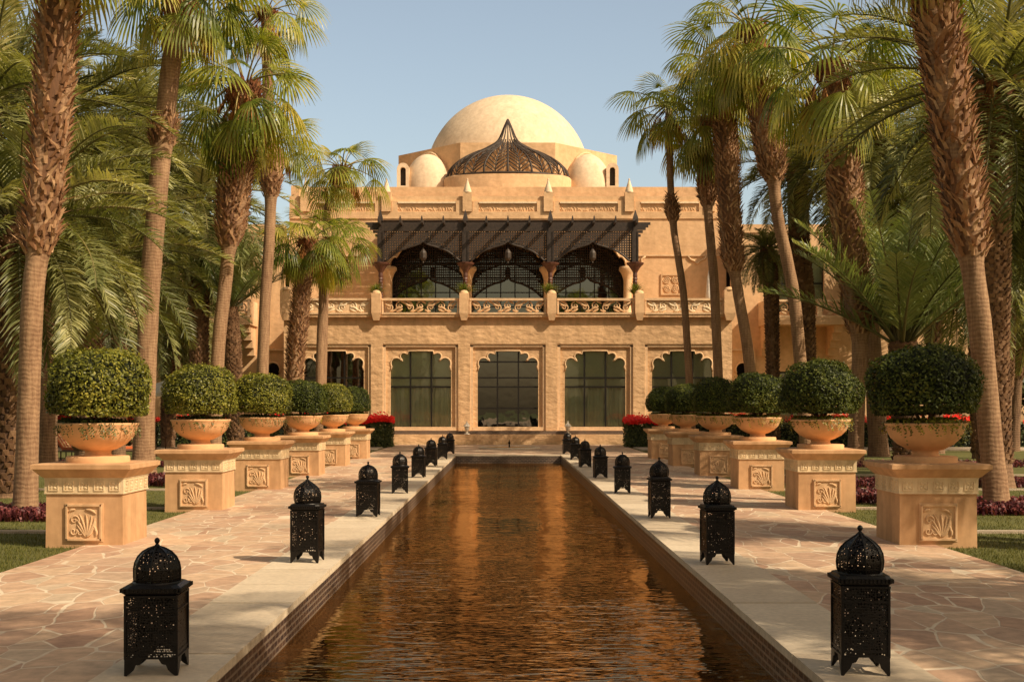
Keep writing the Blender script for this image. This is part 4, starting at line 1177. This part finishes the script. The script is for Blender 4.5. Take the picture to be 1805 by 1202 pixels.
def date_crown(seed, n=58, L0=3.2, low=-1.0, high=1.4, arch=1.0, nl=62):
    rr = random.Random(seed); leaf = MB(); st = MB()
    for i in range(n):
        t = i/(n-1); e = high + (low-high)*t**.9 + rr.gauss(0,.08); a = i*2.39996 + rr.gauss(0,.2)
        L = L0*rr.uniform(.85,1.1)*(.75 if t < .1 else 1)
        ha = Vector((math.cos(a), math.sin(a), 0)); up = Vector((0,0,1)); sd = ha.cross(up)
        tw = rr.gauss(0,.25)
        N = 12; pts = [ha*.12]; ee = e
        for k in range(N):
            ee -= arch*(.030+.011*k)*(1.0 if e < 1.1 else .8)
            ee = max(ee, -1.45)
            pts.append(pts[-1] + (ha*math.cos(ee)+up*math.sin(ee)+sd*tw*.04*k)*L/N)
        st.tube(pts, [.035*(1-k/N)+.006 for k in range(N+1)], 4, r=rr.random(), cap=False)
        br = min(1, max(0, .55 + rr.gauss(0,.16) - (.12 if t > .8 else 0)))
        for j in range(nl):
            s = .14 + .86*j/nl; f = s*N; k = min(int(f), N-1); u = f-k
            p = pts[k].lerp(pts[k+1], u); tg = (pts[k+1]-pts[k]).normalized()
            side = tg.cross(up); 
            if side.length < .05: side = sd.copy()
            side.normalize(); nr = side.cross(tg).normalized()
            ll = .62*math.sin(PI*min(1, (s*.86+.12)))**.55 * L0/3.2 * rr.uniform(.88,1.1)
            for sg in (-1, 1):
                d = (tg*(.85+rr.gauss(0,.12)) + side*sg*.85 + nr*(.50+rr.gauss(0,.22))).normalized()
                w = d.cross(nr + side*rr.gauss(0,.5)).normalized()*.017*(L0/3.2)**.5
                m_ = p + d*ll*.5; e_ = m_ + (d+Vector((0,0,-.38))).normalized()*ll*.5
                leaf.add([p-w*.6, p+w*.6, m_+w, m_-w, e_], [(0,1,2,3),(3,2,4)], min(1, max(0, br + rr.gauss(0,.08))))
    return leaf, st
FANS = []
for sd in range(4):
    l, s_ = fan_crown(10+sd, (27,24,29,21)[sd], 1.0, (-.9,-.7,-1.05,-.55)[sd])
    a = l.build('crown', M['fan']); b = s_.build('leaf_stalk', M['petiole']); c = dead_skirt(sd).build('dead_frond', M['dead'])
    FANS.append((a.data, b.data, c.data))
    for o in (a, b, c): bpy.data.objects.remove(o)
DATES = []
for sd, (n, L, lo, hi, ar, mt) in enumerate(((64,3.3,-1.0,1.35,1.0,'date'),(56,3.6,-.75,1.4,.85,'date'),(60,3.0,-1.15,1.3,1.15,'date'),(36,3.6,.70,1.5,.42,'date_green'))):
    l, s_ = date_crown(30+sd, n, L, lo, hi, ar)
    a = l.build('crown', M[mt]); b = s_.build('leaf_stalk', M['rachis'])
    DATES.append((a.data, b.data)); bpy.data.objects.remove(a); bpy.data.objects.remove(b)

def interp(pts, n):
    # catmull-rom through points
    P = [Vector(p) for p in pts]; P = [P[0]*2-P[1]] + P + [P[-1]*2-P[-2]]
    out = []
    segs = len(P)-3
    for i in range(n+1):
        f = i/n*segs; k = min(int(f), segs-1); u = f-k
        a, b, c, d = P[k], P[k+1], P[k+2], P[k+3]
        out.append(.5*((2*b) + (c-a)*u + (2*a-5*b+4*c-d)*u*u + (3*b-a-3*c+d)*u**3))
    return out
def trunk_mesh(path, rfun, sides=20, seed=0):
    rr = random.Random(seed); m = MB(); n = len(path); vs = []
    ph = rr.random()*6
    for i, p in enumerate(path):
        t = i/(n-1); r = rfun(t)
        for j in range(sides):
            a = 2*PI*j/sides; k = 1+.035*math.sin(3*a+ph+i*.11)+rr.gauss(0,.012)
            vs.append((p.x+r*k*math.cos(a), p.y+r*k*math.sin(a), p.z))
    fs = [(i*sides+j, i*sides+(j+1)%sides, (i+1)*sides+(j+1)%sides, (i+1)*sides+j) for i in range(n-1) for j in range(sides)]
    fs.append(tuple(range((n-1)*sides, n*sides)))
    m.add(vs, fs, .5, True); return m
def boots_mesh(path, rfun, t0, t1, seed, size=1.0, style='fan'):
    rr = random.Random(seed); m = MB(); n = len(path); K = 14; vs = []
    size *= .88 if style == 'fan' else .9
    for k in range(25):
        t = min(1, t0+.006+(t1-t0-.012)*k/24); f = t*(n-1); i = min(int(f), n-2); c = path[i].lerp(path[i+1], f-i); r = rfun(t)*1.08
        vs += [(c.x+r*math.cos(2*PI*j/K), c.y+r*math.sin(2*PI*j/K), c.z) for j in range(K)]
    m.add(vs, [(k*K+j, k*K+(j+1)%K, (k+1)*K+(j+1)%K, (k+1)*K+j) for k in range(24) for j in range(K)], 0.0, True)
    Ltot = sum((path[i+1]-path[i]).length for i in range(n-1))
    step = (.085 if style == 'fan' else .075)*size
    rows = max(2, int((t1-t0)*Ltot/step))
    for k in range(rows):
        t = t0+(t1-t0)*(k+.5)/rows; f = t*(n-1); i = min(int(f), n-2); c = path[i].lerp(path[i+1], f-i); r = rfun(t)
        cnt = max(6, int(2*PI*r/(.15*size))) if style == 'fan' else max(7, int(2*PI*r/(.16*size)))
        edge = min(1, (k+1)/4, (rows-k)/3)
        for j in range(cnt):
            a = 2*PI*(j+(.5 if k % 2 else 0)+rr.gauss(0,.13))/cnt
            ha = Vector((math.cos(a), math.sin(a), 0)); sd = Vector((-math.sin(a), math.cos(a), 0))
            if style == 'fan':
                L = rr.uniform(.13,.27)*size; w = rr.uniform(.024,.044)*size; out = rr.uniform(.04,.11)*size
                lean = rr.gauss(0,.55)
                b0 = c + ha*(r*1.06); 
                p1 = b0 + ha*(out*.7) + Vector((0,0,L*.5)) + sd*lean*L*.3
                p2 = b0 + ha*(out*1.25+rr.uniform(0,.07)*size) + Vector((0,0,L*rr.uniform(.75,1.0))) + sd*lean*L
                th = ha*.018*size
                split = rr.random() < .5
                vs = [b0-sd*w, b0+sd*w, p1+sd*w*.9+th, p1-sd*w*.9+th, p2-sd*w*.25, p2+sd*w*.25, p1-ha*.02, b0+th*1.5]
                fs = [(0,7,3),(7,1,2),(7,2,3),(3,2,5,4),(0,3,6),(1,6,2),(3,4,6),(2,6,5)]
                m.add(vs, fs, min(1, max(0, rr.gauss(.5,.22))))
            else:
                L = rr.uniform(.10,.15)*size; w = rr.uniform(.060,.080)*size; out = rr.uniform(.05,.085)*size
                b0 = c + ha*(r*1.06)
                vs = [b0-sd*w, b0+sd*w, b0+sd*w*.75+ha*out+Vector((0,0,L)), b0-sd*w*.75+ha*out+Vector((0,0,L)), b0+sd*w*.7+Vector((0,0,L*1.05)), b0-sd*w*.7+Vector((0,0,L*1.05)), b0+ha*out*.55+Vector((0,0,L*.3))]
                m.add(vs, [(0,6,3),(6,1,2),(6,2,3),(3,2,4,5),(0,3,5),(1,4,2)], min(1, max(0, rr.gauss(.5,.22))))
    return m
pc = [0]
def palm(kind, pxs, Y, label, rs=.2, rb=None, boots=(), crown=0, cs=1.0, group=None, rz=None, red=0, dead=1, flare=1.25, dz=0, world=None, dy=0.0):
    """pxs: list of (px, py) from the top of the trunk down to its foot, converted to metres at depth Y"""
    pc[0] += 1; seed = 100+pc[0]; rr = random.Random(seed)
    base_y = 3360/Y + HZ
    if world: P = [Vector(q) for q in world]
    else:
        P = [Vector((X(a, Y), Y, Z(b, Y))) for a, b in reversed(pxs)]
        P[0].z = -.06
        for i, q in enumerate(P): q.y += dy*(i/(len(P)-1))**1.5 + (.05*math.sin(i*2+seed) if i else 0)
    root = P[0].copy(); P = [q-root for q in P]
    path = interp(P, 60)
    Ltot = P[-1].z
    rb = rb or rs
    def rf(t):
        r = rs*(1.0 + (flare-1)*math.exp(-t*Ltot/.35)) * (1-.06*t)
        for b in boots:
            b0, b1 = b[0], b[1]
            e = .05
            k = min(1, max(0, (t-b0+.01)/e)) * min(1, max(0, (b1-t)/e + (1 if b1 >= 1 else 0)))
            mid = rb*(.88+.12*math.sin(PI*min(1, max(0, (t-b0)/(b1-b0)))))
            r = max(r, r*(1-k)+mid*k) if k > 0 else r
        return r
    o = empty('fan_palm' if kind == 'fan' else 'date_palm', tuple(root), label, 'palm tree', group or ('tall fan palms flanking the pool' if kind == 'fan' else 'date palms in the garden'))
    trunk_mesh(path, rf, 20 if Y < 30 else 14, seed).build('trunk', M['bark'] if kind == 'fan' else M['bark_dark'], o)
    for k, b in enumerate(boots):
        sz = b[2] if len(b) > 2 else 1.0
        mat = M['boot'] if kind == 'fan' else M['boot_date']
        if len(b) > 3: mat = M[b[3]]
        boots_mesh(path, lambda t: rf(t)*.93, b[0], b[1], seed+k*7, sz, 'fan' if kind == 'fan' else 'date').build('leaf_base', mat, o)
    tip = path[-1]; src = FANS[crown] if kind == 'fan' else DATES[crown]
    rz = rr.random()*6 if rz is None else rz
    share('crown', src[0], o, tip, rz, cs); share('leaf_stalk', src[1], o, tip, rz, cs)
    if kind == 'fan' and dead: share('dead_frond', src[2], o, tip, rz, cs*.9)
    if kind == 'date' and dead == 2:
        m = MB()
        for i in range(26):
            a = rr.random()*2*PI; L = rr.uniform(.8,1.6); p0 = tip+Vector((math.cos(a)*.1, math.sin(a)*.1, -.1)); p1 = p0+Vector((math.cos(a)*.6, math.sin(a)*.6, .05)); p2 = p1+Vector((math.cos(a)*.3, math.sin(a)*.3, -L))
            for q in range(9):
                b_ = rr.gauss(0,.12); c_ = rr.gauss(0,.12); m.tube([p0, p1, p2+Vector((b_, c_, rr.uniform(0,.5)))], [.01,.01,.006], 3, r=rr.random(), cap=False)
        m.build('fruit_stalk', M['dead'], o)
    return o
# ---- left, fan palms
palm('fan', [(124,-230),(106,0),(90,200),(72,400),(60,520),(50,700),(45,905)], 18.2, 'leaning fan palm nearest on the left, grey smooth foot and shaggy upper trunk', .165, .255, [(.43,1,1.15)], 0, 1.0, rz=1.0, dz=0)
palm('fan', [(322,-20),(303,100),(285,260),(268,480),(258,650),(251,842)], 28, 'slender fan palm second from the left edge with one ragged band halfway up', .235, .33, [(.60,.665,1.1),(.90,1,1.2,'boot_red')], 1, 1.0, flare=1.55, dead=1)
palm('fan', [(432,150),(424,240),(412,340),(398,490),(385,620),(376,822)], 33, 'fan palm with thick shaggy trunk behind the second left bowl', .19, .42, [(.47,.88,1.2),(.88,1,1.25,'boot_red')], 2, 1.1)
palm('fan', [(468,25),(470,60),(474,200),(478,290)][::1]+[(474,420),(466,560),(458,804)], 40, 'fan palm with the highest crown of the left row, behind the third left bowl', .19, .36, [(.42,.56,1.2),(.96,1,1.2,'boot_red')], 3, 1.0)
palm('fan', [(480,250),(479,300),(476,360),(470,500),(462,792)], 46.5, 'fan palm with thin trunk and low crown standing close behind the third left bowl', .17, .26, [(.93,1,1,'boot_red')], 3, 1.0)
palm('fan', [(543,425),(538,460),(528,560),(520,640),(514,797)], 43.7, 'short fan palm with shaggy trunk to the ground before the left facade', .20, .30, [(.02,.85,1.1),(.85,1,1.1,'boot_red')], 1, .92)
palm('fan', [(583,425),(570,460),(569,540),(565,600),(561,789)], 49, 'fan palm with low crown against the left facade, smooth lower trunk', .17, .30, [(.66,1,1.1)], 2, .95, dead=1)
palm('fan', [(603,298),(590,330),(578,365),(574,460),(566,784)], 51.5, 'fan palm nearest the dome on the left, its crown against the sky', .17, .34, [(.80,.96,1.1),(.95,1,1.1,'boot_red')], 3, 1.05, dead=1)
# ---- left, date palms
palm('date', [(30,395),(28,470),(20,650),(10,873)], 22, 'thick dark date palm at the left border of the photo', .23, .30, [(.01,1,1.1)], 0, 1.0)
palm('date', [(163,455),(161,520),(158,640),(156,822)], 33, 'date palm with thick stubbly trunk behind the nearest left clipped shrub', .34, .42, [(.05,1,1.25)], 1, 1.05)
palm('date', [(258,215),(256,400),(262,795)], 45, 'tall date palm with its crown just left of the second fan palm trunk', .25, .3, [(.3,1,1.2)], 0, 1.25, rz=.4)
palm('date', [(352,360),(350,500),(352,795)], 44, 'date palm with arching fronds between the second and third left fan palms', .28, .33, [(.1,1,1.2)], 2, 1.3)
palm('date', [(88,215),(84,400),(84,832)], 30, 'date palm with high crown behind the nearest left fan palm', .22, .28, [(.3,1,1.1)], 1, 1.05, dead=2)
palm('date', [(205,330),(204,500),(208,808)], 38, 'date palm with spreading fronds above the thick stubbly trunk', .22, .28, [(.1,1,1.1)], 2, 1.15)
palm('date', [(404,545),(410,640),(416,797)], 43.5, 'low date palm with scaly trunk beside the third left bowl', .22, .30, [(.02,1,1.1)], 3, .85)
palm('date', [(305,560),(300,650),(296,788)], 49.5, 'low date palm before the left wing of the hotel', .25, .3, [(.05,1,1.1)], 0, 1.0)
palm('date', [(120,560),(118,650),(118,786)], 51, 'low date palm far back on the left lawn', .25, .3, [(.05,1,1.1)], 2, 1.15)
palm('date', [(-30,180),(-20,400),(-30,850)], 26, 'date palm outside the left border with fronds hanging in', .22, .28, [(.3,1,1.1)], 1, 1.1)
palm('date', [(20,560),(20,650),(22,786)], 48, 'low date palm far back near the left border', .25, .3, [(.05,1,1.1)], 1, 1.15)
# ---- right, fan palms
palm('fan', [(1618,-230),(1645,0),(1662,120),(1688,280),(1708,420),(1724,560),(1742,720),(1758,893)], 19.4, 'leaning fan palm nearest on the right with thick shaggy upper trunk', .185, .31, [(.39,1,1.2)], 2, 1.0, rz=2)
palm('fan', [(1466,115),(1476,200),(1488,320),(1500,420),(1514,590),(1511,700),(1507,800)], 34, 'shaggy fan palm right of the second right clipped shrub', .22, .44, [(.33,.90,1.3),(.90,1,1.3,'boot_red')], 0, 1.25)
palm('fan', [(1322,50),(1336,110),(1350,220),(1362,310),(1372,385),(1388,460),(1403,560),(1424,808)], 38.5, 'fan palm with shaggy middle trunk behind the third right clipped shrub', .20, .45, [(.55,.94,1.3),(.94,1,1.2,'boot_red')], 2, 1.2)
palm('fan', [(1272,115),(1276,200),(1282,300),(1290,440),(1302,520),(1318,620),(1338,800)], 42, 'fan palm with dark rough trunk behind the fourth right clipped shrub', .20, .38, [(.42,.92,1.2),(.92,1,1.2,'boot_red')], 1, 1.15)
palm('fan', [(1244,215),(1245,250),(1246,300),(1247,365),(1254,440),(1260,520),(1272,797)], 43.5, 'fan palm with two ragged bands on a thin trunk behind the fifth right shrub', .17, .32, [(.50,.72,1.15),(.94,1,1.2)], 0, 1.05)
palm('fan', [(1178,190),(1180,240),(1183,340),(1188,410),(1196,460),(1208,550),(1222,797)], 44, 'slimmest fan palm, nearest the dome on the right, crown against the sky', .135, .24, [(.55,.66,1.0)], 3, 1.0)
# ---- right, date palms
palm('date', [(1757,150),(1750,300),(1745,500),(1748,660),(1756,853)], 24.8, 'thick ringed date palm right of the nearest leaning fan palm', .31, .345, [(.05,.93,1.0),(.93,1,1.6,'boot_red')], 1, 1.10, dead=2)
palm('date', [(1527,235),(1522,330),(1527,500),(1540,660),(1550,800)], 41, 'date palm with dark upper trunk behind the shaggy right fan palm', .32, .42, [(.45,1,1.3)], 0, 1.35, dead=2)
palm('date', [(1352,440),(1358,480),(1360,560),(1364,793)], 46, 'ringed slim date palm before the right hotel wing', .20, .25, [(.02,1,1.0)], 2, .55)
palm('date', [(1404,300),(1410,440),(1418,560),(1424,794)], 45.5, 'date palm with rough trunk before the balcony of the right wing', .28, .36, [(.02,1,1.1)], 1, .85)
palm('date', [(1592,610),(1592,640),(1596,822)], 33.5, 'young date palm with tall upright green fronds behind the nearest right shrub', .28, .34, [(.02,1,1.1)], 3, 1.22)
palm('date', [(1718,420),(1722,600),(1725,806)], 39, 'date palm behind the nearest leaning right fan palm', .18, .22, [(.02,1,1.0)], 2, 1.25)
palm('date', [(1800,500),(1797,600),(1786,770)], 46, 'slender date palm near the right border of the photo', .2, .24, [(.3,1,1.1)], 0, 1.15)
palm('date', [(1640,300),(1645,500),(1650,797)], 43.5, 'date palm with orange fruit stalks behind the young upright palm', .25, .3, [(.2,1,1.2)], 0, 1.3, dead=2)
palm('date', [(1850,250),(1850,500),(1860,850)], 27, 'date palm outside the right border with fronds hanging in', .24, .3, [(.2,1,1.1)], 0, 1.1)
palm('date', [(1600,440),(1604,600),(1610,781)], 55, 'date palm far back on the right with drooping fronds', .22, .26, [(.2,1,1.1)], 2, 1.2)
palm('date', [(1780,380),(1776,560),(1770,797)], 44, 'date palm far back near the right border with drooping fronds', .22, .26, [(.2,1,1.1)], 1, 1.25)
# ---- palms beside and behind the camera that cast the dappled shade and show in the glass
off = [('fan',8.6,13.5,9.6,0,1.05),('fan',9.4,7.4,9.6,2,.95),('fan',8.4,2.6,9.4,1,1.05),
       ('fan',8.2,-10.5,10.5,2,1.0),('fan',-8.6,6.5,9.8,1,1.0),('fan',-8.2,-2.0,10.0,0,1.0),('date',-11,-8,8,1,1.1),('date',11,-17,8,0,1.1),('fan',-8,-16,10.5,2,1.0),('date',15,27,9.0,1,1.1),('fan',13.5,-3,12,2,1.1),('fan',9.4,2.4,6.8,2,.85),('fan',10.4,11.6,7.4,0,.85),('fan',8.0,-.8,6.6,2,1.0),('fan',13.2,6.0,8.2,2,.9),('fan',8.2,-.6,12,0,1.0),('fan',6.6,.8,12.4,2,1.0),('fan',7.6,6.6,6.4,0,.9),('fan',8.6,-2.6,11.5,1,1.0),('fan',7.4,1.6,10.8,3,.9),('date',9.6,-1.8,7.2,1,.85),('date',11.6,4.6,8.2,2,.8)]
for i, (k, x, y, h, c, s_) in enumerate(off):
    palm(k, None, 20, '%s %s palm beyond the %s border, %.1f metres %s the viewpoint' % ('tall' if h > 9 else 'low', {'fan': 'fan', 'date': 'date'}[k], 'right' if x > 0 else 'left', abs(y), 'ahead of' if y > 0 else 'behind'), .2, .33, [(.5,1,1.2)], c, s_, world=[(x,y,-.05),(x+.1,y,h*.3),(x-.05,y+.1,h*.65),(x-.2,y,h)], group='palms beside and behind the viewpoint')

# far planting behind everything: dense trees beyond the wings
def bush_tree(x, y, r, h, label, seed):
    rr = random.Random(seed); t = empty('leafy_tree', (x, y, 0), label, 'tree', 'leafy trees beside the hotel wings')
    m = MB()
    cl = [(rr.gauss(0, r*.45), rr.gauss(0, r*.4), h*rr.uniform(.35,.9), r*rr.uniform(.3,.5)) for _ in range(14)]
    for (cx, cy, cz, cr) in cl:
        for i in range(330):
            d = Vector((rr.gauss(0,1), rr.gauss(0,1), rr.gauss(0,1))).normalized()
            leafquad(m, (cx+d.x*cr, cy+d.y*cr, cz+d.z*cr*.8), d+Vector((0,0,.4)), rr.uniform(.10,.20), r=min(1,max(0,rr.gauss(.45,.2)+d.z*.15)))
    m.build('crown', M['hedge'], t)
    m = MB(); m.tube([(0,0,-.05),(.1,0,h*.3),(0,.1,h*.6)], [.22,.18,.1], 8)
    for i in range(5): a = i*1.3; m.tube([(.05,0,h*.3),(math.cos(a)*r*.4, math.sin(a)*r*.4, h*.6)], [.1,.04], 6)
    m.build('trunk', M['bark_dark'], t)
for i, (x, y, r, h) in enumerate(((-27,53,3.5,5),(-22,54,3,4.2),(28,53,3.5,5),(24,54.5,2.6,4.4),(-33,50,4,7),(34,50,4,7.5))):
    bush_tree(x, y, r, h, ['leafy tree far left beyond the flowering hedge','smaller leafy tree left before the hotel wing','leafy tree far right beyond the flowering hedge','smaller leafy tree right before the hotel wing','large leafy tree at the far left of the garden','large leafy tree at the far right of the garden'][i], 70+i)

# ============================================================ LIGHT, SKY, CAMERA
sv = Vector((.65, -.38, .66)).normalized()
L = bpy.data.lights.new('sun', 'SUN'); L.energy = 5.0; L.angle = math.radians(.45); L.color = (1, .83, .60)
lo_ = bpy.data.objects.new('sun', L); COL.objects.link(lo_); lo_.rotation_euler = sv.to_track_quat('Z', 'Y').to_euler()
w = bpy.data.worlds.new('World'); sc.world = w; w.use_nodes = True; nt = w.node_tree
bg = nt.nodes['Background']
sky = nt.nodes.new('ShaderNodeTexSky'); sky.sky_type = 'NISHITA'; sky.sun_disc = False
sky.sun_elevation = math.asin(sv.z); sky.sun_rotation = math.atan2(sv.x, sv.y)
sky.air_density = 1.2; sky.dust_density = 2.5; sky.ozone_density = 1.0
hs = nt.nodes.new('ShaderNodeHueSaturation'); hs.inputs['Saturation'].default_value = .80; hs.inputs['Value'].default_value = 1.0
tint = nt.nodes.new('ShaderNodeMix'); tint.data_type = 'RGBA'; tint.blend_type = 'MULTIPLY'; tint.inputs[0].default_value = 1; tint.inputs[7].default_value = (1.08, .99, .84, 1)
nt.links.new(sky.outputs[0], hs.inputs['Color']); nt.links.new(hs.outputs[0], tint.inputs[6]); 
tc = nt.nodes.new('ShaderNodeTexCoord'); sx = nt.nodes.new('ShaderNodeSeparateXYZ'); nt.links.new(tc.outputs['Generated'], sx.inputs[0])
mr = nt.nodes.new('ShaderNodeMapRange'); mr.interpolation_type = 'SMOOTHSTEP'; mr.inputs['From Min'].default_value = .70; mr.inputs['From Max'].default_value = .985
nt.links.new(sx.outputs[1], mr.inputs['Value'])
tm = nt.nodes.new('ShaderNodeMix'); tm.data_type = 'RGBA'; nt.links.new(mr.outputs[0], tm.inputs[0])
tm.inputs[6].default_value = (.92, .72, .50, 1); tm.inputs[7].default_value = (1.20, 1.17, 1.09, 1)  # sky warmed and dimmed outside the view to warm the shadows
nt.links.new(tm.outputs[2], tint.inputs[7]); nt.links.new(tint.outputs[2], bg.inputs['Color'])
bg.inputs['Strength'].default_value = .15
cam = bpy.data.cameras.new('camera'); co = bpy.data.objects.new('camera', cam); COL.objects.link(co)
co.location = (CAMX, 0, CAMZ); co.rotation_euler = (PI/2, 0, 0)
cam.sensor_width = 36; cam.lens = F/1805*36; cam.shift_x = (902.5-CX)/1805; cam.shift_y = (HZ-601)/1805
cam.clip_start = .1; cam.clip_end = 3000
sc.camera = co
sc.view_settings.view_transform = 'Standard'; sc.view_settings.look = 'None'; sc.view_settings.exposure = 0
sc.cycles.max_bounces = 6; sc.cycles.transparent_max_bounces = 12
